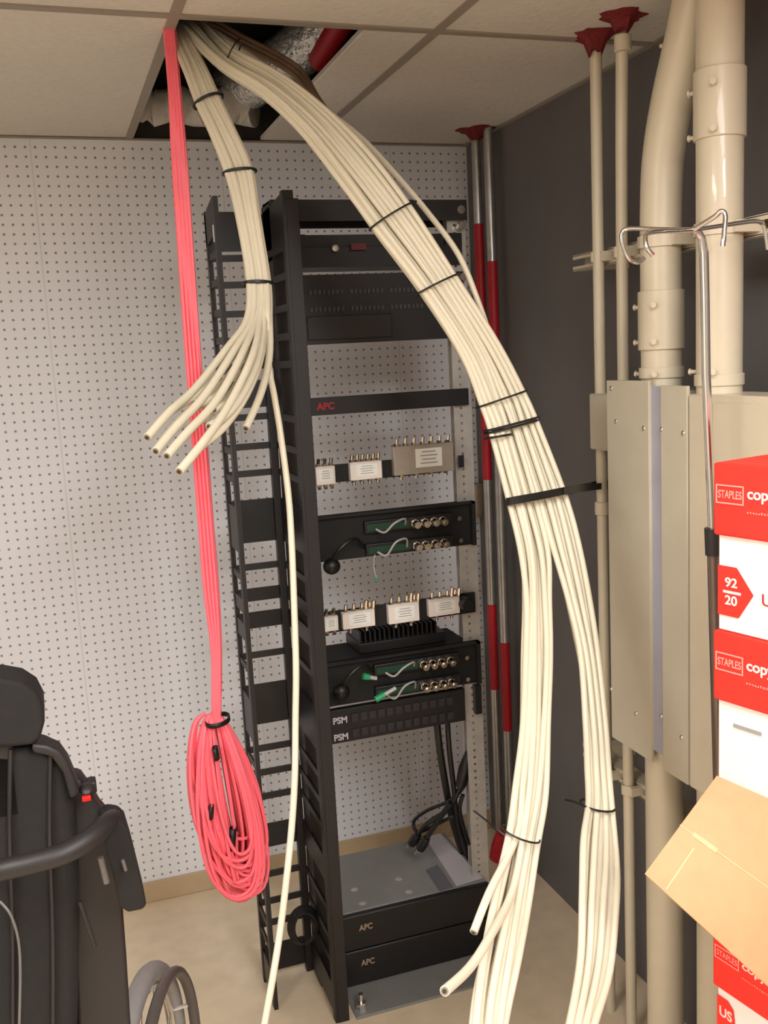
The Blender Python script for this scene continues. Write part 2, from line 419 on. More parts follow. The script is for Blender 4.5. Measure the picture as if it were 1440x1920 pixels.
# splitter rows
def splitter(x0px, x1px, y0px, y1px, label, group, body, labfrac, ntop, nbot, xr=None, deep=.03):
    """x0,x1 px across, y0 top y1 bottom px at the left edge"""
    a = at(x0px, y0px, 2.59*K); c = at(x1px, y0px, 2.59*K); d = at(x0px, y1px, 2.59*K)
    X0, X1, Z1, Z0 = a.x, c.x, a.z, d.z
    Y0 = 2.59*K; Y1 = 2.611*K
    t = thing('signal_splitter', ((X0+X1)/2, Y1, Z0), label, 'splitter', group)
    MB().box(X0, X1, Y0, Y1, Z0, Z1).build('body', body, t, bevel=.002)
    l0, l1 = labfrac
    lx0, lx1 = X0+(X1-X0)*l0, X0+(X1-X0)*l1; h = Z1-Z0
    pl_ = MB().box(lx0, lx1, Y0-.001, Y0, Z0+h*.22, Z1-h*.14).build('paper_label', M_label, t)
    b = MB()
    for i in range(4):
        z = Z0+h*(.34+.13*i); q = .18+.06*(i % 2)
        b.box(lx0+(lx1-lx0)*q, lx1-(lx1-lx0)*q, Y0-.0016, Y0-.001, z, z+h*.035)
    b.build('label_print', M_print, pl_)
    MB().box(X0+.002, X1-.002, Y0-.003, Y0, Z1-h*.07, Z1-h*.02).build('lip', body, t)
    for i in range(ntop):
        x = X0+(X1-X0)*(i+.5)/ntop
        b = MB(); b.cyl((x, (Y0+Y1)/2, Z1), (x+.002, (Y0+Y1)/2-.004, Z1+.022), .0052, 8); b.cyl((x, (Y0+Y1)/2, Z1), (x, (Y0+Y1)/2, Z1+.007), .0075, 6)
        b.build('connector', M_brass, t)
    for i in range(nbot):
        x = X0+(X1-X0)*(i+.5)/nbot
        b = MB(); b.cyl((x, (Y0+Y1)/2, Z0), (x, (Y0+Y1)/2-.003, Z0-.014), .0052, 8); b.cyl((x, (Y0+Y1)/2, Z0), (x, (Y0+Y1)/2, Z0-.006), .0075, 6)
        b.build('connector', M_brass, t)
    return t
z0, z1 = kz(640, 903), kz(640, 870)
o = panel(MB(), z0, z1, y0=2.613, x1=1.06).build('mounting_bar', M_void); tag(o, 'black bar behind the upper row of splitters', 'mounting bar')
splitter(592, 628, 876, 911, 'small white splitter at the left end of the upper splitter row', None, M_split, (.15, .85), 3, 3)
splitter(656, 716, 868, 902, 'white splitter in the middle of the upper splitter row', None, M_split, (.2, .85), 6, 4)
splitter(737, 850, 838, 893, 'wide grey splitter with white label at right of the upper row', None, M_splitg, (.36, .80), 7, 4)
pp = at(865, 865, 2.60*K); MB().box(pp.x-.008, pp.x+.008, pp.y-.002, pp.y+.004, pp.z-.018, pp.z+.018).build('black_slot', M_void)  # dark box standing in for a black hole
tag(bpy.data.objects['black_slot'], 'small black plug on the silver post beside the wide grey splitter', 'plug')
z0, z1 = kz(720, 1171), kz(720, 1133)
o = panel(MB(), z0, z1, y0=2.613).build('mounting_bar', M_void); tag(o, 'black bar behind the lower row of four splitters', 'mounting bar')
ls = ['white splitter at the left end of the lower row, half behind the post', 'second white splitter from the left in the lower row',
      'third white splitter from the left in the lower row', 'white splitter at the right end of the lower row beside the black knob']
for k, (a, c, y0, y1) in enumerate([(606, 634, 1158, 1186), (642, 703, 1150, 1182), (728, 786, 1136, 1172), (804, 862, 1126, 1158)]):
    splitter(a, c, y0, y1, ls[k], None, M_split, (.2, .85), 4 if k else 2, 2)
    if k:
        for xx in (.72, .95):
            s_ = at(a+(c-a)*xx, y0-4, 2.60*K)
            o = MB().cyl(s_, s_+Vector((.003, -.004, .034)), .0062, 8).build('screw_terminator', M_brass)
            tag(o, 'small metal terminator standing on the %s splitter of the lower row, its %s one' % (('second', 'third', 'rightmost')[k-1], 'left' if xx < .8 else 'right'), 'terminator', 'terminators on the lower splitters')
pp = at(874, 1133, 2.58*K)
o = MB().cyl(pp+Vector((0, -.016, 0)), pp+Vector((0, .03, 0)), .021, 20).build('knob', M_tie, bevel=.003)
tag(o, 'round black knob on the right post beside the lower splitters', 'knob')

# amplifier chassis with four-connector modules
def chassis(yl0, yl1, xl, rows, label, dep=2.80):
    z1, z0 = kz(xl, yl0), kz(xl, yl1)
    r_ = root_at('receiver_chassis', z0, label, 'rack unit')
    b = MB(); kb(b, XL, XR+.006, 2.618, 2.624, z0, z1); kb(b, XL, XL+.012, 2.605, 2.618, z0, z1)
    kb(b, XR-.006, XR+.006, 2.600, 2.618, z0, z1); kb(b, XL, XR+.006, 2.600, 2.624, z1-.006, z1); kb(b, XL+.01, XR-.02, 2.624, dep, z0, z1-.004)
    b.build('chassis', M_void, r_)
    for ri, pts in enumerate(rows):
        zc = sum(at(x, y, 2.59*K).z for x, y in pts)/4
        xx = [at(x, y, 2.59*K).x for x, y in pts]
        md_ = MB().box(xx[0]-.155, xx[3]+.035, 2.600*K, 2.617*K, zc-.017, zc+.019).build('module', M_black2, r_, bevel=.002)
        mo = MB().box(xx[0]-.150, xx[0]-.018, 2.597*K, 2.600*K, zc-.010, zc+.010).build('circuit_board', M_pcb, md_)
        for x in xx:
            b = MB(); b.cyl((x, 2.600*K, zc), (x, 2.592*K, zc), .0135, 6); b.cyl((x, 2.594*K, zc), (x, 2.570*K, zc-.003), .0105, 14)
            b.cyl((x, 2.571*K, zc-.003), (x, 2.566*K, zc-.0035), .005, 8)
            b.build('connector', M_brass, md_)
        b = MB(); b.cyl((xx[3]+.055, 2.60*K, zc), (xx[3]+.055, 2.590*K, zc), .007, 10); b.build('screw', M_chrome, r_)
        # small jumper lead
        j0 = Vector((xx[0]-.03, 2.596*K, zc)); 
        b = MB(); b.tube(smooth_path([tuple(j0), tuple(j0+Vector((-.012, -.03, .022 if ri == 0 else .030))), tuple(j0+Vector((-.05, -.045, .014+.012*ri))), tuple(j0+Vector((-.075, -.03, -.012))), tuple(j0+Vector((-.095, -.01, -.004)))], 6), .0032, 6)
        b.build('jumper_lead', mat('grey_lead', (170, 168, 166), .4), r_)
    return r_, z0, z1
c1, _, _ = chassis(969, 1055, 594, [[(779, 981), (797, 980), (814, 977), (830, 976)], [(782, 1024), (798, 1022), (816, 1019), (833, 1017)]],
        'black chassis with two rows of four shiny connectors, the upper one in the rack', 2.66)
c2, _, _ = chassis(1243, 1326, 613, [[(795, 1247), (811, 1243), (828, 1242), (845, 1239)], [(797, 1288), (814, 1285), (831, 1282), (847, 1279)]],
        'black chassis with two rows of four shiny connectors, below the finned amplifier')
def tapeend(x, y, x2, y2, lab):
    a, c = at(x, y, 2.55*K), at(x2, y2, 2.55*K)
    t = thing('lead_end', tuple(a), lab, 'lead')
    MB().tube([c, a.lerp(c, .4)], .006, 8).build('lead', mat('grey_lead', (170, 168, 166), .4), t)
    MB().tube([a.lerp(c, .45), a], [.009, .010], 8).build('green_tape', M_green, t)
tapeend(681, 1268, 706, 1272, 'bright green taped lead end at the left of the lower chassis upper row')
tapeend(704, 1312, 742, 1290, 'dark green taped lead end hanging below the lower chassis')
a = at(703, 1040, 2.58*K); c = at(706, 1083, 2.58*K)
t = thing('hanging_wire', tuple(c), 'thin pale wire with green tip hanging below the upper chassis', 'wire')
MB().tube(smooth_path([tuple(a), tuple(a.lerp(c, .5)+Vector((-.006, 0, 0))), tuple(c)], 5), .002, 6).build('wire', mat('grey_lead', (170, 168, 166), .4), t)
MB().tube([c, c+Vector((.002, 0, -.012))], .004, 6).build('green_tip', M_green, t)
# power adapters, black lumps at left of the units
for (x, y, lab) in ((622, 1062, 'round black plug with cord under the left end of the upper chassis'), (640, 1297, 'black plug with cord at the left of the lower chassis')):
    pp = at(x, y, 2.58*K); t = thing('power_plug', tuple(pp), lab, 'plug')
    MB().ell(pp, .026, .022, .024).build('plug_body', M_tie, t)
    MB().tube(smooth_path([tuple(pp), tuple(pp+Vector((.02, -.02, .05))), tuple(pp+Vector((.07, -.01, .075))), tuple(pp+Vector((.11, .03, .04)))], 6), .005, 8).build('cord', M_tie, t)
# finned amplifier on top of the lower chassis
za = kz(671, 1243)+.012; zt = kz(674, 1218)
t = thing('finned_amplifier', (.85*K, 2.75*K, za*K+H), 'black amplifier with upright cooling fins resting on the lower chassis', 'amplifier')
xa_, xb_ = at(671, 1225, 2.68*K).x/K, at(832, 1207, 2.68*K).x/K
b = MB(); kb(b, xa_, xb_, 2.66, 2.80, za, za+.030); b.build('body', M_black2, t, bevel=.002)
for i in range(17):
    x = xa_+.004+(xb_-xa_-.035)*i/16
    b = MB(); kb(b, x, x+.005, 2.665, 2.795, za+.030, za+.064); b.build('fin', M_black2, t)
# lower patch panel
z1, z0 = kz(615, 1330), kz(622, 1391); r_ = root_at('patch_panel', z0, 'dark patch panel with two pale lettered labels below the lower chassis', 'patch panel')
b = MB(); kb(b, XL, 1.098, 2.600, 2.624, z0, z1); b.build('face_plate', M_black2, r_, bevel=.001)
b = MB(); kb(b, 1.135, XR+.006, 2.606, 2.624, z0+.01, z1); b.build('ear', M_black2, r_)
for rr in range(2):
    for i in range(12):
        b = MB(); kb(b, XL+.075+i*.027, XL+.094+i*.027, 2.596, 2.600, z0+.012+rr*.046, z0+.036+rr*.046)
        b.build('port', mat('port_dark', (44, 42, 48), .4), r_)
for zz in (kz(620, 1355), kz(622, 1386)):
    kt('PSM', XL+.020, zz, .042, .020, M_lilac, r_, y=2.600, bold=.03)

# two battery units at the bottom
UZ = -1.62; UH = (UZ-F0-.012)/2; UY0, UY1 = 2.575, 2.93
for i, (lab) in enumerate(('lower of the two black battery units, resting on the grey foot plate', 'upper of the two black battery units, with bare grey steel top')):
    zb = F0+.010+i*(UH+.001)
    t = thing('battery_backup_unit', (.91*K, 2.75*K, zb*K+H), lab, 'battery unit')
    b = MB(); kb(b, .672, 1.142, UY0+.02, UY1, zb, zb+UH); b.build('case', M_gtop, t, bevel=.002)
    b = MB(); kb(b, .668, 1.146, UY0, UY0+.02, zb, zb+UH-.002); b.build('front_panel', M_black2, t, bevel=.004)
    kt('APC', .72, zb+UH*.52, .042, .019, M_tan, t, y=UY0, bold=.02)
    if i:
        b = MB(); z = zb+UH
        for (x, y) in ((748, 1648), (767, 1672), (665, 1668), (680, 1694)):
            q = atZ(x, y, z*K+H); b.ell((q.x, q.y, q.z), .012, .012, .0015, 12, 6)
        b.build('dimple', M_alu, t)
ztop = (F0+.010+2*UH+.001)*K+H+.0008
def quad_on(name, pts, z, m, lab, cat, th=.0012):
    P = [atZ(x, y, z) for x, y in pts]
    o = MB().prism(P, (0, 0, th)).build(name, m); return tag(o, lab, cat)
quad_on('paper_sheet', [(797, 1571), (826, 1563), (905, 1647), (856, 1662)], ztop+.0005, M_paper, 'light grey strip of paper on top of the battery unit', 'paper')
quad_on('plastic_film', [(798, 1632), (820, 1621), (850, 1664), (824, 1671)], ztop+.0005, M_plast, 'dark translucent label sheet on the battery unit beside the paper strip', 'label sheet')

# black power cords hanging in the lower right of the rack
def cord(pts, r, label, plug=None, grp=None):
    P = [tuple(at(x, y, Y*K)) for x, y, Y in pts]
    t = thing('power_cable', P[-1], label, 'power cord', grp)
    MB().tube(smooth_path(P, 6), r, 8).build('flex', M_tie, t)
    if plug:
        e = Vector(P[-1]); d = (e-Vector(P[-2])).normalized()
        MB().tube([e-d*.01, e+d*.012, e+d*.04, e+d*.045], [.012, .017, .015, .01], 10).build('plug', M_tie, t)
        b = MB()
        for s in (-1, 1): b.cyl(e+d*.044+Vector((.006*s, 0, 0)), e+d*.062+Vector((.006*s, 0, 0)), .002, 6)
        b.build('prong', M_chrome, t)
cord([(818, 1340, 2.68), (824, 1400, 2.68), (835, 1470, 2.70), (848, 1535, 2.74), (868, 1600, 2.78), (884, 1625, 2.84)], .012, 'thick black power cord dropping from the lower patch panel to the rack foot')
cord([(838, 1335, 2.69), (842, 1400, 2.67), (850, 1470, 2.68), (858, 1540, 2.70), (880, 1612, 2.74)], .009, 'black power cord running just right of the thickest cord')
cord([(882, 1400, 2.70), (880, 1440, 2.68), (862, 1478, 2.68), (842, 1515, 2.69), (800, 1545, 2.72), (782, 1568, 2.75)], .008, 'black cord crossing to the left and ending in a plug on the battery unit', True)
cord([(878, 1430, 2.71), (872, 1470, 2.69), (845, 1500, 2.69), (800, 1520, 2.74), (776, 1540, 2.78), (784, 1560, 2.76), (820, 1545, 2.72), (850, 1530, 2.70)], .006, 'thin black cord looping back over the battery unit')
cord([(868, 1490, 2.66), (862, 1520, 2.67), (875, 1570, 2.70), (892, 1618, 2.72)], .007, 'black cord running down beside the silver post foot')
cord([(845, 1505, 2.66), (815, 1548, 2.70), (798, 1575, 2.72)], .009, 'short black cord with a plug lying on top of the battery unit', True)
# cable strap that fans black cords at the right
pp = at(872, 1440, 2.66*K)
o = MB().tube([pp+Vector((.014, 0, .05)), pp, pp+Vector((-.022, 0, -.06))], [.012, .022, .014], 10).build('power_brick', M_tie)
tag(o, 'elongated black power adapter hanging beside the silver post', 'power adapter')

# ------------------------------------------------------------------ white cable bundles
RC = .0068
def edges(st, n=7): return smooth_path(st, n)
A = [  # left edge x,y  right edge x,y  depth Y
 (318, 40, 340, 30, 2.52), (336, 62, 368, 42, 2.42), (410, 128, 428, 108, 2.30), (488, 180, 512, 156, 2.24), (560, 249, 592, 222, 2.19),
 (628, 336, 666, 308, 2.13), (702, 439, 742, 408, 2.08), (787, 551, 828, 528, 2.05), (863, 672, 908, 652, 2.02),
 (899, 762, 946, 742, 2.00), (916, 812, 968, 798, 1.98), (948, 935, 1006, 927, 1.93), (971, 1034, 1032, 1034, 1.88), (979, 1126, 1036, 1126, 1.82),
 (977, 1230, 1040, 1230, 1.74), (974, 1358, 1035, 1358, 1.63), (962, 1469, 1028, 1490, 1.53), (950, 1558, 1012, 1588, 1.46), (927, 1660, 996, 1695, 1.38),
 (906, 1764, 977, 1800, 1.28), (887, 1868, 957, 1903, 1.20), (876, 1980, 946, 1990, 1.12), (868, 2080, 938, 2090, 1.05)]
B = [
 (336, 36, 350, 28, 2.54), (364, 56, 384, 40, 2.44), (424, 108, 440, 90, 2.32), (506, 158, 530, 138, 2.26), (586, 224, 614, 202, 2.2),
 (660, 306, 692, 280, 2.13), (738, 408, 770, 380, 2.08), (822, 530, 856, 511, 2.05), (900, 656, 938, 640, 2.02),
 (944, 745, 985, 733, 2.00), (962, 800, 1010, 788, 1.98), (1004, 930, 1062, 922, 1.93), (1030, 1020, 1088, 1012, 1.88), (1060, 1130, 1112, 1128, 1.82),
 (1082, 1230, 1129, 1240, 1.76), (1092, 1358, 1142, 1362, 1.70), (1096, 1440, 1146, 1440, 1.64), (1098, 1506, 1152, 1514, 1.58), (1090, 1570, 1160, 1620, 1.50),
 (1086, 1672, 1161, 1690, 1.42), (1080, 1793, 1150, 1823, 1.34), (1058, 1920, 1124, 1920, 1.25), (1036, 2010, 1100, 2010, 1.18)]
def bundle_path(ST, u, dep, jit, i0=0, i1=None, tail=None):
    pts = []
    ST = ST[i0:i1]
    for k, (lx, ly, rx, ry, Y) in enumerate(ST):
        Lp, Rp = at(lx, ly, Y), at(rx, ry, Y)
        wv = Rp-Lp; wl = wv.length; wn = wv/wl
        half = max(wl/2-RC, RC*.6)
        uu = max(-1, min(1, u+jit*math.sin(k*.9+u*17+dep*5)))
        c = (Lp+Rp)/2+wn*(uu*half)
        pts.append(tuple(c+Vector((.15, .97, -.1))*(dep*RC*1.65)))
    if tail: pts += tail
    return smooth_path(pts, 5)
def cable(pts, label, group=None, r=RC, cut=False, cut0=False):
    t = thing('white_cable', pts[-1], label, 'cable', group)
    MB().tube(pts, r, 10).build('sheath', M_cable, t)
    if cut:
        e, q = Vector(pts[-1]), Vector(pts[-2]); d = (e-q).normalized()
        MB().tube([e, e+d*.0012], r*.78, 10).build('cut_end', M_cut, t)
        MB().tube([e+d*.0012, e+d*.002], r*.45, 8).build('core', M_dark, t)
    return t
layoutA = [(-1, 0), (-.5, -.15), (0, 0), (.5, -.15), (1, 0), (-.75, 1), (-.25, 1), (.25, 1), (.75, 1), (-.5, 2), (0, 2), (.5, 2)]
layoutB = [(-1, 0), (-.33, -.15), (.33, 0), (1, 0), (-.66, 1), (0, 1), (.66, 1), (-.33, 2), (.4, 2)]
for k, (u, d) in enumerate(layoutA):
    if k in (1, 6): continue
    cable(bundle_path(A, u, d, .14), 'white cable in the left branch of the big arching bundle, running out below', 'white cables of the left branch')
for k, (u, d) in enumerate(layoutB):
    cable(bundle_path(B, u, d, .12), 'white cable in the right branch of the big arching bundle, running out below', 'white cables of the right branch')
cable(bundle_path(A, -.5, -.15, .1, 0, 18, [tuple(at(918, 1672, 1.36)), tuple(at(888, 1748, 1.31))]), 'white cable of the left branch, cut off higher with its end pointing down-left', cut=True)
cable(bundle_path(A, -.25, -.6, .1, 0, 19, [tuple(at(915, 1762, 1.22)), tuple(at(880, 1815, 1.14)), tuple(at(834, 1858, 1.06))]), 'white cable of the left branch, bent aside with its open end before the battery units', cut=True)
st = [(345, 22, 2.50), (400, 58, 2.42), (490, 118, 2.36), (590, 192, 2.28), (674, 256, 2.22), (735, 320, 2.16), (800, 396, 2.12), (860, 478, 2.08), (898, 570, 2.05), (925, 650, 2.03), (950, 720, 2.01), (985, 800, 1.99), (1040, 925, 1.95), (1075, 1030, 1.90), (1100, 1128, 1.84), (1112, 1230, 1.79), (1120, 1358, 1.73), (1126, 1506, 1.61), (1132, 1672, 1.45), (1112, 1823, 1.36), (1090, 1960, 1.25)]
cable(smooth_path([tuple(at(*p)) for p in st], 5), 'single white cable bowing away above the big bundle before rejoining it')
st = [(352, 30, 2.56), (430, 90, 2.44), (520, 156, 2.36), (590, 212, 2.28), (650, 270, 2.22), (716, 330, 2.17), (790, 430, 2.13), (840, 520, 2.10)]
for k in range(2):
    cable(smooth_path([tuple(at(x-5*k, y-9*k+4, Y+.03)) for x, y, Y in st]+[tuple(at(905, 640, 2.06)), tuple(at(958, 750, 2.03)), tuple(at(1020, 925, 1.97)), tuple(at(1060, 1100, 1.87)), tuple(at(1100, 1300, 1.76)), tuple(at(1118, 1500, 1.63)), tuple(at(1110, 1800, 1.38)), tuple(at(1085, 1960, 1.26))], 5),
          'white cable along the upper edge of the big arching bundle', 'white cables along the upper edge')
# dark thin cables that follow the bundle out of the hole
for k in range(3):
    P = [tuple(at(x+4*k, y-7*k, Y)) for x, y, Y in [(322, 36, 2.60), (390, 52, 2.5), (450, 84, 2.45), (520, 120, 2.42), (560, 150, 2.42)]]
    P += [tuple(at(x-3*k, y-5*k, Y)) for x, y, Y in [(610, 205, 2.36), (680, 290, 2.28), (760, 390, 2.20), (850, 520, 2.13), (930, 690, 2.06), (990, 820, 2.03), (1040, 925, 1.98), (1066, 1040, 1.94), (1100, 1200, 1.84), (1118, 1400, 1.73), (1122, 1600, 1.60), (1108, 1800, 1.42), (1080, 1980, 1.28)]]
    o = MB().tube(smooth_path(P, 6), .006, 8).build('brown_cable', mat('brown_cable', (120, 96, 74), .5)); tag(o, 'thin brown cable running behind the right branch of the white bundle', 'cable', 'brown cables behind the white bundle')

# left bundle
Lb = [(310, 48, 338, 36, 2.46), (322, 84, 362, 76, 2.38), (344, 134, 392, 134, 2.32), (367, 196, 414, 180, 2.28), (390, 245, 444, 240, 2.25), (421, 325, 477, 313, 2.22), (441, 408, 489, 395, 2.19),
      (460, 525, 509, 529, 2.15), (456, 600, 511, 596, 2.10)]
tips = [  # u, dep, via points, tip
 (-1, 0, [(424, 655, 2.03), (366, 728, 1.94), (318, 772, 1.86)], (276, 820, 1.80)),
 (-.6, -.2, [(440, 655, 2.01), (385, 740, 1.90), (330, 800, 1.81)], (292, 846, 1.74)),
 (-.85, .9, [(432, 665, 2.05), (380, 745, 1.95), (335, 790, 1.88)], (300, 832, 1.83)),
 (-.2, 0, [(455, 660, 1.99), (408, 748, 1.88), (350, 812, 1.78)], (313, 855, 1.72)),
 (.2, -.2, [(474, 665, 1.98), (430, 758, 1.86), (382, 828, 1.75)], (336, 884, 1.68)),
 (-.4, 1, [(444, 655, 2.06), (392, 722, 1.98), (350, 752, 1.94)], (315, 774, 1.90)),
 (0, 1, [(458, 665, 2.05), (415, 735, 1.96), (388, 752, 1.93)], (366, 756, 1.91)),
 (.4, .9, [(474, 672, 2.03), (440, 745, 1.94)], (402, 768, 1.90)),
 (.55, -.1, [(484, 675, 2.0), (452, 745, 1.90), (420, 782, 1.84)], (392, 800, 1.80)),
 (.3, 2, [(470, 672, 2.07), (428, 745, 1.98), (388, 780, 1.93)], (346, 808, 1.89)),
 (.7, 1, [(488, 672, 2.02), (462, 740, 1.93), (420, 800, 1.85)], (376, 838, 1.80)),
 (-.1, 1.9, [(455, 668, 2.08), (400, 740, 2.0), (360, 770, 1.96)], (330, 798, 1.92)),
 (.95, .6, [(505, 668, 2.06), (490, 735, 2.0)], (461, 803, 1.94)),
]
names = ['white cable cut end reaching furthest left of the fanned ends', 'white cable end second in from the far-left tip of the fan', 'white cable end tucked behind the two leftmost tips of the fan',
 'white cable end low in the fan beside the far-left tips', 'white cable end hanging lowest of the fan, left of the pink cables', 'white cable end highest on the left edge of the fan',
 'short white cable end on top of the fan beside the pink cables', 'white cable end pointing at the viewer near the middle top of the fan', 'white cable end crossing in front of the pink cables',
 'white cable end behind the pink cables in the middle of the fan', 'white cable end on the right underside of the fan', 'white cable end deep in the middle of the fan behind others',
 'short white cable cut off by the ladder, apart to the right of the fan']
for (u, d, via, tip), nm in zip(tips, names):
    tl = [tuple(at(*v)) for v in via]+[tuple(at(*tip))]
    cable(bundle_path(Lb, u, d, .08, 0, None, tl), nm, cut=True, r=.0078)
tl = [tuple(at(x, y, Y)) for x, y, Y in [(505, 690, 2.08), (514, 740, 2.05), (527, 820, 2.02), (541, 930, 1.98), (547, 1020, 1.95), (551, 1120, 1.92), (555, 1250, 1.88), (554, 1350, 1.85), (553, 1450, 1.81), (547, 1550, 1.77), (537, 1650, 1.73), (526, 1740, 1.70), (512, 1830, 1.66), (496, 1920, 1.63), (484, 1990, 1.6)]]
cable(bundle_path(Lb, .8, -.2, .05, 0, None, tl), 'single long white cable hanging down in front of the black ladder manager')

# ties
def tie(cx, cy, Y, ang, hw, hd, r, label, extra=None, name='cable_tie', turns=1, dep=.012):
    """ring around a bundle: centre pixel, angle of the band in the image, half width px, half depth m"""
    c = at(cx, cy, Y); e = at(cx+math.cos(ang)*hw, cy-math.sin(ang)*hw, Y)
    lat = e-c; depv = Vector((.2, .95, -.1)).normalized()
    c = c+depv*dep
    b = MB()
    for t in range(turns):
        ax = lat.cross(depv).normalized()*(.006*t)
        b.tube([c+ax+lat*math.cos(a)+depv*math.sin(a)*hd for a in [2*math.pi*i/28 for i in range(28)]], r, 6, closed=True)
    if extra: b.tube(smooth_path([tuple(at(*q)) for q in extra], 5), r, 6)
    o = b.build(name, M_tie); return tag(o, label, 'cable tie')
R_ = math.radians
tie(437, 98, 2.31, R_(60), 30, .038, .0018, 'thin dark tie on the big bundle just under the ceiling hole')
tie(738, 402, 2.08, R_(31), 51, .038, .0022, 'thin dark tie on the big bundle in front of the rack top')
tie(822, 532, 2.05, R_(26), 46, .038, .0022, 'thin dark tie on the big bundle at the height of the patch panel')
tie(942, 748, 2.0, R_(19), 50, .038, .0022, 'thin dark tie on the big bundle beside the red lettered panel')
tie(962, 800, 1.985, R_(15), 53, .042, .0028, 'doubled black tie on the big bundle above the long strap', turns=2)
tie(936, 818, 1.975, R_(10), 26, .040, .0028, 'black tie round only the left half of the big bundle below the doubled tie')
tie(980, 1568, 1.455, R_(-17), 36, .034, .0018, 'thin dark tie low on the left branch with a long tail to the left', [(946, 1566, 1.44), (925, 1550, 1.46), (905, 1533, 1.5), (888, 1520, 1.52)])
tie(1124, 1514, 1.575, R_(-6), 31, .034, .0022, 'dark tie low on the right branch with its tail to the left', [(1096, 1512, 1.56), (1078, 1504, 1.58), (1060, 1500, 1.6)])
tie(390, 186, 2.285, R_(22), 29, .034, .0034, 'black tie highest on the left bundle near the ceiling')
tie(449, 320, 2.22, R_(6), 31, .028, .0034, 'black tie on the left bundle above the rack top')
tie(484, 530, 2.15, R_(0), 28, .028, .0040, 'black tie on the left bundle at the ladder manager')
# long strap from the bundle to the thin pipe
PX, PY = 1.39, 2.289
b = MB(); segs = []
def ribbon(pts, hgt, th=.0012):
    bb = MB(); n = len(pts)
    for i in range(n):
        p_ = Vector(pts[i]); t_ = (Vector(pts[min(i+1, n-1)])-Vector(pts[max(i-1, 0)])).normalized()
        nn = t_.cross(Vector((0, 0, 1))).normalized()*th
        bb.v += [p_+nn+Vector((0, 0, hgt)), p_-nn+Vector((0, 0, hgt)), p_-nn-Vector((0, 0, hgt)), p_+nn-Vector((0, 0, hgt))]
    for i in range(n-1):
        for k in range(4): bb.f.append((i*4+k, i*4+(k+1) % 4, (i+1)*4+(k+1) % 4, (i+1)*4+k))
    bb.f += [(0, 1, 2, 3), (4*n-1, 4*n-2, 4*n-3, 4*n-4)]
    return bb
fr = [at(950, 941, 1.915), at(965, 938, 1.90), at(1010, 930, 1.895), at(1050, 922, 1.905), at(1072, 918, 1.93)]
zt = at(1120, 912, PY-.02).z
pipe_pts = [Vector((PX-.02, PY-.022, zt)), Vector((PX+.014, PY-.026, zt)), Vector((PX+.034, PY-.016, zt)), Vector((PX+.028, PY+.004, zt)), Vector((PX+.008, PY+.020, zt)), Vector((PX-.018, PY+.014, zt))]
bk = [at(1060, 922, 2.0), at(1010, 930, 1.99), at(965, 940, 1.97), at(951, 942, 1.93), at(950, 941, 1.915)]
o = ribbon(smooth_path([tuple(p) for p in fr+pipe_pts+bk], 5), .0085).build('strap', M_tie)
tag(o, 'long black strap holding the big white bundle to the thin cream pipe', 'strap')

# ------------------------------------------------------------------ pink cables
pk = 8
for k in range(pk):
    off = (k-(pk-1)/2)
    P = []
    for y in range(12):
        py = 60+(1345-60)*y/11
        px = 322+(py-80)*(415-322)/(1335-80)
        wpx = 3.4 if y > 1 else 2.6
        sag = 3.5*math.sin((py-60)/1285*math.pi)
        P.append(tuple(at(px+off*wpx*(1 if y < 10 else .6)-sag, py, 2.34+.006*(k % 2)+.004*math.sin(k*3+y*.7))))
    P[0] = tuple(Vector(P[0])+Vector((0, .02, .05)))
    P[-1] = tuple(at(406+off*1.5, 1350, 2.33))
    for L in range(9):
        fam = (k*9+L)
        rnd = random.Random(fam*11+3)
        bottom = rnd.uniform(1600, 1690); wl = rnd.choice((rnd.uniform(40, 66), rnd.uniform(8, 60))); wr = rnd.choice((rnd.uniform(48, 68), rnd.uniform(8, 66))); dy = rnd.uniform(-.035, .035)
        cxb = rnd.uniform(438, 468)
        if L == 8: wl, bottom = rnd.uniform(55, 82), rnd.uniform(1560, 1660)
        n = 14
        for i in range(1, n+1):
            a = 2*math.pi*i/n
            v = (1-math.cos(a))/2
            cx = 400+(cxb-400)*v**1.1
            s = math.copysign(abs(math.sin(a))**.85, math.sin(a)); wdt = (wr if s > 0 else wl)*(.55+.55*v)*(1.0 if s > 0 else 1.0)
            py = 1338+(bottom-1338)*v
            if L == 8 and s < 0: cx -= 14*(1-v)
            P.append(tuple(at(cx+s*wdt, py, 2.33+dy*math.sin(a*.5)*2*(1 if k % 2 else .6)+.012*math.cos(a))))
    t = thing('pink_cable', P[0], 'thin pink cable hanging from the ceiling hole and wound into the hanging pink coil', 'cable', 'pink cables of the hanging coil')
    MB().tube(smooth_path(P, 3), .0045, 6).build('sheath', M_pink, t)
def wrap(cx, cy, Y, ang, hw, hd, band, label):
    c = at(cx, cy, Y); e = at(cx+math.cos(ang)*hw, cy-math.sin(ang)*hw, Y); lat = e-c
    depv = Vector((.2, .95, 0)).normalized(); ax = lat.cross(depv).normalized()
    bb = MB(); n = 24
    ring = []
    for i in range(n):
        a = 2*math.pi*i/n; p_ = c+lat*math.cos(a)+depv*math.sin(a)*hd
        bb.v += [p_+ax*band, p_-ax*band]
    for i in range(n): j = (i+1) % n; bb.f.append((2*i, 2*i+1, 2*j+1, 2*j))
    o = bb.build('hook_and_loop_wrap', M_tie); md = o.modifiers.new('solid', 'SOLIDIFY'); md.thickness = .002
    return tag(o, label, 'cable wrap')
wrap(408, 1350, 2.33, R_(12), 24, .04, .006, 'black wrap gathering the neck of the pink coil')
wrap(436, 1572, 2.285, R_(5), 7, .012, .028, 'black wrap in the middle of the pink coil, the largest inside it')
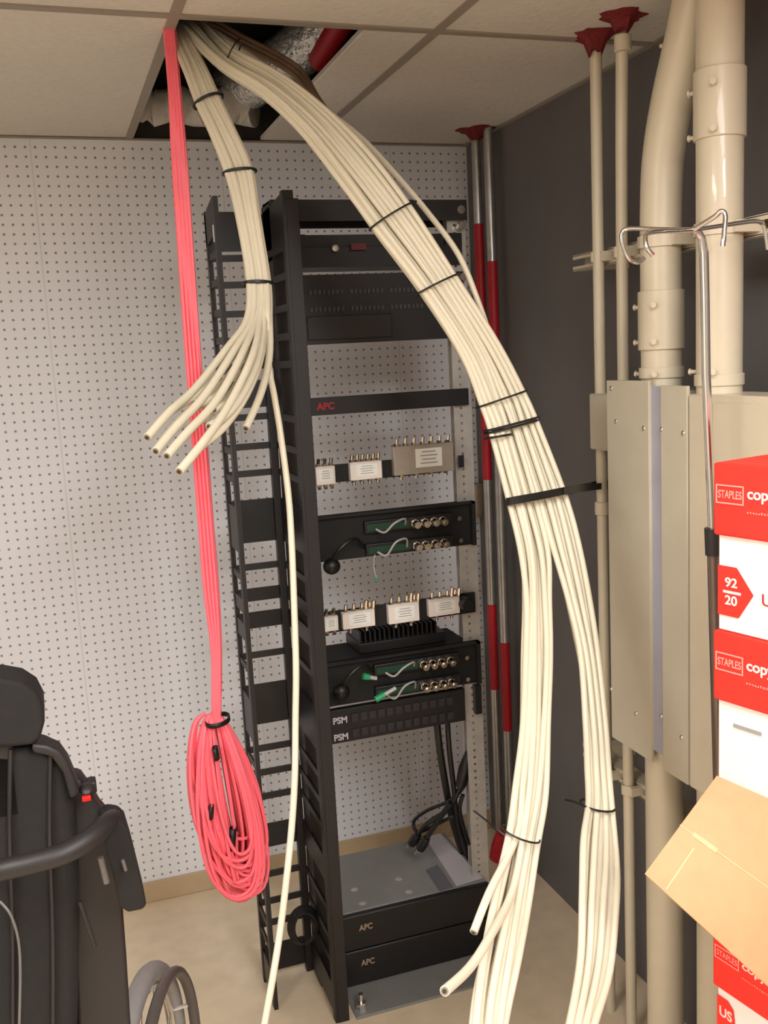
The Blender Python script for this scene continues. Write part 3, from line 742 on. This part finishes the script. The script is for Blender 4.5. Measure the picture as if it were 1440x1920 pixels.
wrap(396, 1522, 2.285, R_(5), 5, .012, .016, 'small black wrap on the left lobe of the pink coil')
wrap(405, 1412, 2.29, R_(15), 6, .012, .016, 'black wrap high inside the pink coil just below its neck')

# ------------------------------------------------------------------ corner conduits with red bands
def vpipe(name, X, Y, r, z0, z1, bands, label, m=M_galv):
    t = thing(name, (X, Y, z0), label, 'conduit')
    MB().cyl((X, Y, z0), (X, Y, z1), r, 20).build('tube', m, t)
    for a, c in bands: MB().cyl((X, Y, a), (X, Y, c), r+.0012, 20).build('red_band', M_red, t)
    return t
P1 = (1.497, 3.250); P2 = (1.510, 3.178)
def zat(px, py, Y): return at(px, py, Y).z
vpipe('steel_conduit', P1[0], P1[1], .016, .0, CEIL+.1, [(zat(905, 900, P1[1]), zat(897, 420, P1[1])), (zat(935, 1290, P1[1]), zat(925, 1132, P1[1]))], 'thin steel conduit with red bands in the corner, nearer the perforated wall')
vpipe('steel_conduit', P2[0], P2[1], .0165, .0, CEIL+.1, [(zat(930, 830, P2[1]), zat(921, 490, P2[1])), (zat(945, 1370, P2[1]), zat(938, 1205, P2[1]))], 'thin steel conduit with red bands in the corner, right of its twin')
P3 = (1.515, 3.40)
def splat(name, cx, cy, z, r, down, label, cat='fire sealant'):
    rnd = random.Random(int(cx*1000)); bb = MB(); n = 18
    top = []; mid = []
    for i in range(n):
        a = 2*math.pi*i/n; q = r*(rnd.uniform(.8, 1.35))
        top.append(Vector((cx+q*math.cos(a), cy+q*math.sin(a), z))); mid.append(Vector((cx+q*.5*math.cos(a), cy+q*.5*math.sin(a), z-down*.35)))
    low = [Vector((cx+r*.33*math.cos(2*math.pi*i/n), cy+r*.33*math.sin(2*math.pi*i/n), z-down*rnd.uniform(.7, 1.1))) for i in range(n)]
    base = top+mid+low; f = [tuple(range(n))]
    for a in (0, n):
        for i in range(n): f.append((a+i, a+(i+1) % n, a+n+(i+1) % n, a+n+i))
    f.append(tuple(reversed(range(2*n, 3*n))))
    bb.add(base, f); o = bb.build(name, M_fire); return tag(o, label, cat)
splat('fire_sealant', 1.485, 3.22, CEIL-.001, .062, .03, 'dark red fire sealant around the corner conduits at the ceiling')
splat('fire_sealant', 1.352, 2.225, CEIL-.001, .048, .05, 'dark red sealant where the left thin cream pipe meets the ceiling')
splat('fire_sealant', 1.345, 2.095, CEIL-.001, .050, .035, 'dark red sealant where the second thin cream pipe meets the ceiling')
b = MB(); b.tube([(1.495, 3.212, 0), (1.497, 3.212, .05), (1.50, 3.212, .10)], [.058, .05, .035], 16)
o = b.build('fire_sealant', mat('red_sealant_bright', (190, 30, 44), .7, 0, .2, 40, .5)); tag(o, 'red sealant mound around the corner conduits at the floor', 'fire sealant')
# small beige conduit box on the corner
a = at(887, 908, 3.40); c = at(904, 968, 3.40)
t = thing('conduit_box', (a.x, 3.42, c.z), 'small beige box on the wall between the silver post and the corner conduits', 'junction box')
MB().box(a.x, c.x, 3.38, WALLY-.001, c.z, a.z).build('box', mat('beige_box', (150, 132, 112), .5), t, bevel=.003)
MB().box(a.x+.003, c.x-.003, 3.376, 3.38, c.z+.01, a.z-.01).build('cover', mat('beige_box', (150, 132, 112), .5), t, bevel=.001)

# ------------------------------------------------------------------ cream pipes on the right
def collar(parent, X, Y, za, zb, r, m=M_cream, screws=(), name='coupling'):
    o = MB().cyl((X, Y, za), (X, Y, zb), r, 32).build(name, m, parent, bevel=.002); parent = o
    for z in screws:
        for ang in (200, 250):
            d = Vector((math.cos(R_(ang)), math.sin(R_(ang)), 0)); d = Vector((-.55, .83, 0)) if ang == 200 else Vector((-.75, -.66, 0))
            b = MB(); c = Vector((X, Y, z)); b.cyl(c+d*(r-.002), c+d*(r+.012), .0045, 8); b.cyl(c+d*(r+.010), c+d*(r+.014), .007, 6); b.build('set_screw', m, parent)
TX1, TY1 = 1.39, 2.289
TX2, TY2 = 1.39, 2.178
def thinpipe(pts, label, collars=()):
    t = thing('cream_pipe', pts[0], label, 'pipe')
    MB().tube(smooth_path(pts, 4) if len(pts) > 2 else pts, .0148, 20).build('tube', M_cream, t)
    for (x, y, z) in collars: MB().cyl((x, y, z), (x, y, z+.035), .020, 20).build('coupling', M_cream, t, bevel=.002)
thinpipe([(TX1, TY1, 0), (TX1, TY1, 1.0), (TX1-.004, TY1-.008, 2.2), (TX1-.034, TY1-.062, CEIL+.05)], 'thin cream pipe furthest left of the painted pipes', [(TX1, TY1, zat(1120, 945, TY1)-.03)])
thinpipe([(TX2, TY2, 0), (TX2, TY2, 1.0), (TX2-.004, TY2-.008, 2.2), (TX2-.040, TY2-.080, CEIL+.05)], 'thin cream pipe second from the left, passing behind the tall cover plates', [(TX2-.036, TY2-.072, CEIL-.075)])
BPX = 1.362; AY = 1.973; BYY = 1.765; RB = .0475
# big pipe with the bend
t = thing('cream_conduit', (BPX, AY, 0), 'thick cream pipe with a bend near the ceiling, left of the two thick pipes', 'pipe')
P = [(1.362, AY, 0), (1.362, AY, 1.0), (1.362, AY, 2.0), (1.362, AY-.003, 2.25), (1.362, AY-.018, 2.36), (1.362, AY-.052, 2.46), (1.362, AY-.098, 2.56), (1.362, AY-.14, 2.66), (1.362, AY-.2, 2.80)]
MB().tube(smooth_path(P, 6), RB-.001, 36).build('tube', M_cream, t)
collar(t, BPX, AY, zat(1245, 655, AY), zat(1240, 545, AY), RB+.005, screws=(zat(1240, 640, AY), zat(1240, 573, AY)))
collar(t, BPX, AY, zat(1245, 708, AY), zat(1240, 688, AY), RB+.004, screws=(zat(1240, 700, AY),), name='locknut')
b = MB(); c = Vector((1.362, AY-.098, 2.56)); d = Vector((-.45, .89, 0)); b.cyl(c+d*(RB-.006), c+d*(RB+.014), .0045, 8); b.build('set_screw', M_cream, t)
t = thing('cream_conduit', (BPX, BYY, 0), 'thick straight cream pipe entering the wide box, right of the bent one', 'pipe')
MB().cyl((BPX, BYY, 0), (BPX, BYY, 2.9), RB, 36).build('tube', M_cream, t)
collar(t, BPX, BYY, zat(1357, 262, BYY), zat(1357, 132, BYY), RB+.005, screws=(zat(1357, 250, BYY), zat(1357, 165, BYY)))
collar(t, BPX, BYY, zat(1357, 722, BYY), zat(1357, 700, BYY), RB+.004, screws=(zat(1357, 695, BYY),), name='locknut')
# strut channels
def strut(Y0, Y1, z, label, clamps):
    t = thing('strut_channel', (1.44, (Y0+Y1)/2, z), label, 'strut')
    b = MB(); b.box(1.452, 1.455, Y0, Y1, z-.021, z+.021)
    for s in (-1, 1):
        zz = z+s*.0195; b.box(1.414, 1.455, Y0, Y1, zz-.0018, zz+.0018); b.box(1.414, 1.417, Y0, Y1, min(zz, zz-s*.010), max(zz, zz-s*.010))
    b.build('channel', M_cream, t)
    MB().box(1.455, WALLX, Y1-.06, Y1-.02, z-.02, z+.02).build('wall_bracket', M_cream, t)
    for (x, y, r) in clamps:
        b = MB()
        pts = [(1.425, y-r-.004, z), (x, y-r-.004, z), (x-r*.75, y-r*.75, z), (x-r-.004, y, z), (x-r*.75, y+r*.75, z), (x, y+r+.004, z), (1.425, y+r+.004, z)]
        pp = smooth_path(pts, 3)
        n = len(pp)
        rb = ribbon(pp, .013, .0018); rb.build('pipe_clamp', M_cream, t)
        MB().box(x-.008, 1.425, y-r-.014, y-r-.006, z-.012, z+.012).build('clamp_tab', M_cream, t)
strut(1.35, 2.46, zat(1240, 462, AY)+.01, 'cream strut channel with pipe clamps across the upper pipes', [(TX1, TY1, .0155), (TX2, TY2, .0155), (BPX, AY, RB), (BPX, BYY, RB)])
strut(1.35, 2.46, zat(1180, 1478, TY2), 'cream strut channel with pipe clamps low behind the pipes', [(TX1, TY1, .0155), (TX2, TY2, .0155)])

# tall pull box with two narrow cover plates
zt_, zb_ = H-.088, H-1.005
t = thing('tall_pull_box', (1.37, 1.95, zb_), 'tall narrow metal pull box with two cream cover plates and a bare grey strip', 'electrical box')
MB().box(1.312, 1.412, 1.800, 2.100, zb_+.03, zt_-.02).build('box_body', M_galv, t)
cv = MB().box(1.300, 1.308, 1.935, 2.112, zb_, zt_).build('cover_plate', M_cream2, t, bevel=.001)
cv2 = MB().box(1.300, 1.308, 1.792, 1.888, zb_, zt_-.01).build('cover_plate', M_cream2, t, bevel=.001)
MB().box(1.307, 1.312, 1.880, 1.940, zb_+.03, zt_-.012).build('strip', M_grey, t)
for (px, py) in ((1207, 803), (1155, 790), (1146, 728), (1193, 1338), (1146, 1292), (1240, 805), (1281, 812), (1240, 1343), (1278, 1383)):
    q = atX(px, py, 1.30); MB().ell(q, .004, .006, .006, 10, 6).build('screw', M_chrome, cv if px < 1220 else cv2)
# small box on the first thin pipe
zf1, zf0 = atX(1112, 738, 1.37).z, atX(1112, 842, 1.37).z
t = thing('small_pull_box', (1.39, 2.25, zf0), 'small cream box on the thin pipe, left of the tall cover plates', 'electrical box')
MB().box(1.368, 1.412, 2.20, 2.305, zf0, zf1).build('box_body', M_cream2, t, bevel=.001)
MB().box(1.366, 1.368, 2.202, 2.303, zf0+.004, zf1-.004).build('cover', M_cream2, t)
# wide box
t = thing('wide_pull_box', (1.4, 1.55, H-1.0), 'wide cream junction box under the straight thick pipe', 'electrical box')
MB().box(1.300, 1.412, 1.20, 1.786, H-1.005, H-.115).build('box_body', M_cream, t, bevel=.003)
MB().box(1.296, 1.300, 1.21, 1.70, H-.99, H-.13).build('cover', M_cream, t, bevel=.001)

# ------------------------------------------------------------------ drip stand with hooks
t = thing('drip_stand', tuple(Vector((1.24, 1.585, 0))), 'chrome hospital drip stand with wire hooks at its top, behind the paper cartons', 'drip stand')
Yp = 1.585
top = at(1314, 436, Yp); kn = at(1321, 470, Yp); mid = at(1337, 1010, Yp); low = at(1346, 1400, Yp)
dirv = (low-kn).normalized(); foot = kn+dirv*((kn.z-.08)/-dirv.z)
MB().tube([at(1298, 432, Yp), at(1308, 434, Yp), at(1316, 448, Yp), at(1320, 475, Yp), at(1322, 560, Yp), at(1324, 700, Yp)]+[at(1337, 1020, Yp)], [.0075]*3+[.0085]*4, 14).build('inner_pole', M_chrome, t)
MB().tube([at(1337, 1000, Yp), foot], .0125, 18).build('outer_pole', mat('dull_steel', (128, 112, 106), .35, .8, .05), t)
MB().tube([at(1336, 990, Yp), at(1338, 1040, Yp)], .016, 16).build('height_collar', M_plastic, t)
MB().tube([foot+Vector((0, 0, .02)), foot-Vector((0, 0, .02))], .03, 16).build('hub', M_plastic, t)
for k in range(5):
    a = 2*math.pi*k/5+.5; e = foot+Vector((math.cos(a)*.13, math.sin(a)*.13, -.03))
    lg = MB().tube([foot, e], .009, 8).build('leg', M_chrome, t)
    MB().cyl(Vector((e.x-.008, e.y, .025)), Vector((e.x+.008, e.y, .025)), .025, 14).build('caster', M_tie, lg)
MB().tube(smooth_path([tuple(at(*q)) for q in [(1224, 478, 1.50), (1212, 462, 1.50), (1212, 440, 1.51), (1235, 434, 1.52), (1298, 431, 1.57), (1360, 422, 1.60), (1412, 415, 1.62), (1430, 420, 1.625), (1436, 440, 1.625), (1440, 468, 1.625)]], 5), .0042, 10).build('hook', M_chrome, t)
MB().tube(smooth_path([tuple(at(*q)) for q in [(1300, 431, 1.58), (1240, 430, 1.68), (1180, 429, 1.74), (1166, 438, 1.75), (1168, 460, 1.75), (1180, 486, 1.75), (1196, 492, 1.75), (1208, 484, 1.75)]], 5), .0045, 10).build('hook', M_chrome, t)
MB().tube(smooth_path([tuple(at(*q)) for q in [(1300, 431, 1.57), (1340, 406, 1.53), (1352, 396, 1.52), (1360, 404, 1.515), (1358, 436, 1.51), (1355, 462, 1.51)]], 5), .0045, 10).build('hook', M_chrome, t)

# ------------------------------------------------------------------ paper cartons
def carton(P, az, zb, zt, lidh, label, lid=True, art=None, L=.40, W=.285, body=None):
    """P = visible left corner (x,y); az = direction in which the seen side recedes"""
    ex = Vector((math.sin(R_(az+180)), math.cos(R_(az+180)), 0))     # towards the viewer's right
    nrm = Vector((ex.y, -ex.x, 0))
    if nrm.x > 0: nrm = -nrm                                        # outward normal of the seen side
    o = Vector((P[0], P[1], 0))
    t = thing('paper_carton', tuple(o+ex*L/2-nrm*W/2+Vector((0, 0, zb))), label, 'carton')
    g = .006 if lid else 0
    bd = MB().obox(o, ex, -nrm, EZ, g, L-g, g, W-g, zb, zt-(.004 if lid else 0)).build('carton_body', body or M_boxwhite, t, bevel=.002)
    PT = [MB().obox(o, ex, -nrm, EZ, 0, L, 0, W, zt-lidh, zt).build('lid', M_boxred, t, bevel=.004) if lid else t]
    def T(s, u, v, wd, ht, m, nm='lettering', bold=0, off=0, tilt=0):
        e1 = ex*math.cos(tilt)+EZ*math.sin(tilt); e2 = -ex*math.sin(tilt)+EZ*math.cos(tilt)
        return text(s, o+ex*u+nrm*(.0008+off)+EZ*v, e1, e2, wd, ht, m, PT[0] if off == 0 else bd, nm, bold)
    def FR(u, v, wd, ht, th, m, nm='logo_frame', off=0):
        b = MB(); q = o+nrm*(.0008+off)
        for (a0, a1, c0, c1) in ((u, u+wd, v, v+th), (u, u+wd, v+ht-th, v+ht), (u, u+th, v+th, v+ht-th), (u+wd-th, u+wd, v+th, v+ht-th)):
            b.obox(q, ex, nrm, EZ, a0, a1, 0, .0005, c0, c1)
        return b.build(nm, m, PT[0])
    return t, o, ex, nrm, T, FR
Zr = lambda z: z+H
PB = (.950, 1.245)
def lidart(T, FR, zt, lh, tilt=0):
    FR(.006, zt-lh*.55, .050, lh*.26, .0022, M_pinkprint)
    T('STAPLES', .010, zt-lh*.475, .042, lh*.11, M_pinkprint, bold=.01)
    T('copy paper', .062, zt-lh*.50, .11, lh*.15, M_whiteprint, bold=.02)
    T('multipurpose', .062, zt-lh*.66, .10, lh*.045, M_pinkprint)
# top carton
t, o_, ex, nrm, T, FR = carton(PB, -14, Zr(-.449)+.001, Zr(-.186), .112, 'paper carton with red lid on top of the stack, arrow mark on its white side')
lidart(T, FR, Zr(-.186), .112)
zA = Zr(-.385)
b = MB(); q = o_+nrm*(-.006+.0012)
arr = [(.006, zA+.040), (.040, zA+.040), (.070, zA+.002), (.044, zA-.038), (.006, zA-.038)]
b.prism([q+ex*u+EZ*v for u, v in arr], nrm*.0006); b.build('arrow_mark', M_boxred, t)
T('92', .020, zA+.008, .022, .015, M_whiteprint, bold=.02, off=-.004)
T('US', .086, zA-.010, .03, .018, M_redtext, off=-.004)
T('20', .020, zA-.020, .022, .015, M_whiteprint, bold=.02, off=-.004)
MB().obox(q+nrm*.0006, ex, nrm, EZ, .016, .048, 0, .0005, zA-.002, zA+.002).build('arrow_rule', M_whiteprint, t)
# second carton
t, o_, ex, nrm, T, FR = carton(PB, -15, Zr(-.716)+.001, Zr(-.449), .113, 'paper carton with red lid, second from the top of the stack')
lidart(T, FR, Zr(-.449), .113)
q = o_+nrm*(-.006+.001)
MB().obox(q, ex, nrm, EZ, .035, .085, 0, .0006, Zr(-.600), Zr(-.594)).build('hand_slot', M_print, t)
# third carton is open; its flap folds out towards the room
az3 = -10
ex3 = Vector((math.sin(R_(az3+180)), math.cos(R_(az3+180)), 0)); n3 = Vector((ex3.y, -ex3.x, 0)); n3 = -n3 if n3.x > 0 else n3
o3 = Vector((PB[0]+.004, PB[1], 0)); zt3, zb3 = Zr(-.716), Zr(-.958)
t = thing('open_carton', tuple(o3+ex3*.2-n3*.14+Vector((0, 0, zb3))), 'open paper carton with a big brown flap sticking out, third in the stack', 'carton')
MB().obox(o3, ex3, -n3, EZ, .006, .40, .006, .28, zb3+.001, zt3).build('carton_body', M_boxwhite, t, bevel=.002)
MB().obox(o3, ex3, -n3, EZ, .0, .03, -.001, .02, zt3-.028, zt3-.004).build('red_corner', M_boxred, t)
Aq = at(1345, 1456, 1.243); Dq = Aq+ex3*.39
Bq = atZ(1210, 1640, Zr(-.80)); Cq = at(1440, 1850, 1.075); Cq = Bq+(Cq-Bq).normalized()*.37
def FP(u, v):
    return (Aq*(1-u)+Dq*u)*(1-v)+(Bq*(1-u)+Cq*u)*v
nf = (Dq-Aq).cross(Bq-Aq).normalized(); nf = nf if nf.z > 0 else -nf
def patch(u0, u1, v0, v1, h0, h1, name, m, par, n=10):
    b = MB(); g_ = [[FP(u0+(u1-u0)*i/n, v0+(v1-v0)*j/n) for j in range(n+1)] for i in range(n+1)]
    V = [p_+nf*h0 for r in g_ for p_ in r]+[p_+nf*h1 for r in g_ for p_ in r]; N1 = (n+1)**2; f = []
    ix = lambda i, j: i*(n+1)+j
    for i in range(n):
        for j in range(n):
            q4 = (ix(i, j), ix(i+1, j), ix(i+1, j+1), ix(i, j+1)); f += [q4, tuple(N1+k for k in reversed(q4))]
    edge = [ix(i, 0) for i in range(n)]+[ix(n, j) for j in range(n)]+[ix(i, n) for i in range(n, 0, -1)]+[ix(0, j) for j in range(n, 0, -1)]
    for k in range(len(edge)): a_, b_ = edge[k], edge[(k+1) % len(edge)]; f.append((a_, b_, N1+b_, N1+a_))
    return b.add(V, f).build(name, m, par)
flap = patch(0, 1, 0, 1, -.0022, .0022, 'flap', M_card, t)
patch(.0, 1, .515, .524, .0010, .0034, 'flap_crease', M_cardl, flap)
patch(.07, .19, .50, .535, .0010, .0036, 'scuff', M_cardl, flap)
patch(.10, .108, .60, .98, .0010, .0032, 'flap_crease', M_cardl, flap)
# fourth carton and the ones that carry it
t, o_, ex, nrm, T, FR = carton(PB, -10, Zr(-1.215), Zr(-.958), .100, 'paper carton with red lid below the brown flap')
lidart(T, FR, Zr(-.958)+.004, .090)
q = o_+nrm*(-.006+.001)
b = MB(); zA = Zr(-1.12)
pts = [(.006, zA+.046), (.028, zA+.046), (.040, zA+.036), (.044, zA+.01), (.044, zA-.05), (.006, zA-.05)]
b.prism([q+ex*u+EZ*v for u, v in pts], nrm*.0006); b.build('red_mark', M_boxred, t)
T('US', .012, zA+.012, .026, .018, M_whiteprint, bold=.02, off=-.0045)
for k, (a, c) in enumerate([(Zr(-1.215)-.238, Zr(-1.215)-.001), (.239, Zr(-1.215)-.239), (0, .238)]):
    pass
zz0 = Zr(-1.215); hh = zz0/3
for k in range(3):
    carton(PB, -10, zz0-hh*(k+1)+.0005, zz0-hh*k-.0005, .09, ('paper carton directly under the fourth one of the stack', 'paper carton second from the floor in the stack', 'paper carton standing on the floor under the stack')[k])

# ------------------------------------------------------------------ wheelchair seen from behind
WY = 1.62
wc = thing('wheelchair', tuple(Vector((-.20, 1.75, 0))), 'black padded wheelchair with round headrest and grey wheels, seen from behind at lower left', 'wheelchair')
def outl(pts, Y, d, name, m, bev=.012, segs=4):
    P = [at(x, y, Y) for x, y in pts]
    o = MB().prism(P, (0, d, 0)).build(name, m, wc, bevel=bev, segs=segs); return o
outl([(-110, 1290), (-80, 1278), (0, 1273), (40, 1280), (68, 1298), (82, 1325), (84, 1355), (76, 1385), (62, 1398), (20, 1402), (-80, 1402), (-105, 1380)], WY, .09, 'headrest', M_fabric, .028, 6)
hb = at(0, 1400, WY+.03)
MB().box(hb.x-.03, hb.x+.02, hb.y-.01, hb.y+.02, hb.z-.12, hb.z+.05).build('headrest_bracket', M_plastic, wc, bevel=.004)
outl([(-260, 1440), (-200, 1405), (0, 1398), (80, 1403), (110, 1412), (130, 1440), (140, 1480), (146, 1560), (150, 1660), (150, 1760), (146, 1920), (140, 2030), (-260, 2030)], WY+.02, .085, 'backrest', M_fabric, .022, 5)
outl([(60, 1395), (88, 1398), (112, 1408), (128, 1430), (140, 1458), (150, 1490), (132, 1500), (118, 1450), (96, 1420), (60, 1412)], WY+.0, .05, 'backrest_wing', M_plastic, .006)
outl([(118, 1460), (152, 1462), (172, 1490), (190, 1520), (208, 1540), (225, 1600), (232, 1720), (238, 1800), (246, 1930), (250, 2040), (150, 2040), (138, 1800), (130, 1600)], WY+.06, .06, 'side_frame', M_plastic, .008)
outl([(192, 1545), (205, 1538), (226, 1541), (238, 1552), (250, 1592), (262, 1640), (272, 1680), (275, 1698), (268, 1706), (240, 1712), (224, 1700), (212, 1640), (198, 1590)], WY-.03, .07, 'armrest', M_fabric, .010, 4)
MB().tube(smooth_path([tuple(at(*q)) for q in [(-60, 1650, WY-.05), (0, 1632, WY-.08), (60, 1618, WY-.09), (120, 1600, WY-.09), (170, 1572, WY-.07), (200, 1545, WY-.03), (212, 1535, WY+.02)]], 5), .017, 14).build('push_bar', M_plastic, wc)
q = at(163, 1480, WY+.02); MB().ell(q, .013, .02, .010, 14, 8).build('release_knob', M_plastic, wc)
q = at(172, 1476, WY+.05); MB().box(q.x-.008, q.x+.008, q.y-.01, q.y+.02, q.z-.008, q.z+.012).build('lever', M_plastic, wc, bevel=.003)
q = at(162, 1494, WY-.0); MB().box(q.x-.007, q.x+.007, q.y-.01, q.y, q.z-.004, q.z+.003).build('red_marker', mat('bright_red', (240, 24, 24), .4), wc, bevel=.001)
MB().tube([at(188, 1608, WY-.05), at(200, 1655, WY-.05)], .0055, 10).build('steel_rod', mat('dim_steel', (110, 106, 104), .4, .4), wc)
MB().tube([at(230, 1612, WY-.045), at(236, 1632, WY-.045)], .003, 8).build('steel_rod', mat('dim_steel', (110, 106, 104), .4, .4), wc)
MB().tube([at(150, 1690, WY), at(178, 1775, WY)], .004, 8).build('steel_rod', M_plastic, wc)
MB().tube(smooth_path([tuple(at(*q)) for q in [(0, 1690, WY+.0), (20, 1715, WY-.01), (34, 1760, WY-.012), (38, 1820, WY-.012), (36, 1930, WY-.01)]], 5), .0022, 6).build('wire', mat('grey_wire', (110, 108, 108), .4), wc)
for xx in (20, 95):
    b = MB(); b.tube(smooth_path([tuple(at(*q)) for q in [(xx, 1405, WY+.018), (xx-2, 1560, WY+.014), (xx+4, 1760, WY+.014), (xx+4, 1980, WY+.016)]], 5), .004, 6); b.build('seam', M_plastic, wc)
# wheels: discs lying in planes across X
def wheel(cx, cy, R, tilt, tyre_r, name, m, spokes=0):
    cz = R+tyre_r
    b = MB(); ax = Vector((math.cos(tilt), math.sin(tilt), 0)); u = Vector((-math.sin(tilt), math.cos(tilt), 0))
    c = Vector((cx, cy, cz))
    b.tube([c+u*R*math.cos(a)+EZ*R*math.sin(a) for a in [2*math.pi*i/64 for i in range(64)]], tyre_r, 12, closed=True)
    o = b.build(name, m, wc)
    return c, ax, u
TY_ = 1.92
wt = at(252, 1856, TY_); WR = wt.z/2-.022
c, ax, u = wheel(wt.x, TY_, WR, R_(-18), .022, 'tyre', M_tyre)
b = MB(); b.tube([c+u*(WR-.03)*math.cos(a)+EZ*(WR-.03)*math.sin(a) for a in [2*math.pi*i/64 for i in range(64)]], .007, 8, closed=True); b.build('rim', M_chrome, wc)
b = MB()
for i in range(18):
    a = 2*math.pi*i/18; b.cyl(c+ax*(.02 if i % 2 else -.02), c+u*(WR-.03)*math.cos(a)+EZ*(WR-.03)*math.sin(a), .0015, 5)
b.cyl(c-ax*.03, c+ax*.06, .022, 14); b.build('spokes', M_chrome, wc)
c2_ = c+ax*.046
b = MB(); b.tube([c2_+u*(WR-.004)*math.cos(a)+EZ*(WR-.004)*math.sin(a) for a in [2*math.pi*i/64 for i in range(64)]], .0125, 10, closed=True); b.build('handrim', M_rimgrey, wc)
b = MB()
for i in range(6):
    a = 2*math.pi*i/6+.3; b.cyl(c+u*(WR-.02)*math.cos(a)+EZ*(WR-.02)*math.sin(a), c2_+u*(WR-.006)*math.cos(a)+EZ*(WR-.006)*math.sin(a), .005, 6)
b.build('handrim_post', M_alu, wc)
c, ax, u = wheel(-.56, TY_+.1, .285, R_(-18), .022, 'tyre', M_tyre)
b = MB(); b.cyl(c-ax*.06, c+ax*.03, .02, 12); b.build('hub', M_chrome, wc)
MB().box(-.50, .02, WY+.10, WY+.52, .44, .52).build('seat', M_fabric, wc, bevel=.02)
MB().tube([(-.50, TY_+.09, .30), (.05, TY_, .30)], .014, 10).build('axle', M_plastic, wc)
for x in (-.5, .02):
    MB().tube([(x, WY+.10, .75), (x, WY+.10, .30), (x, TY_, .30)], .012, 10).build('frame_tube', M_plastic, wc)
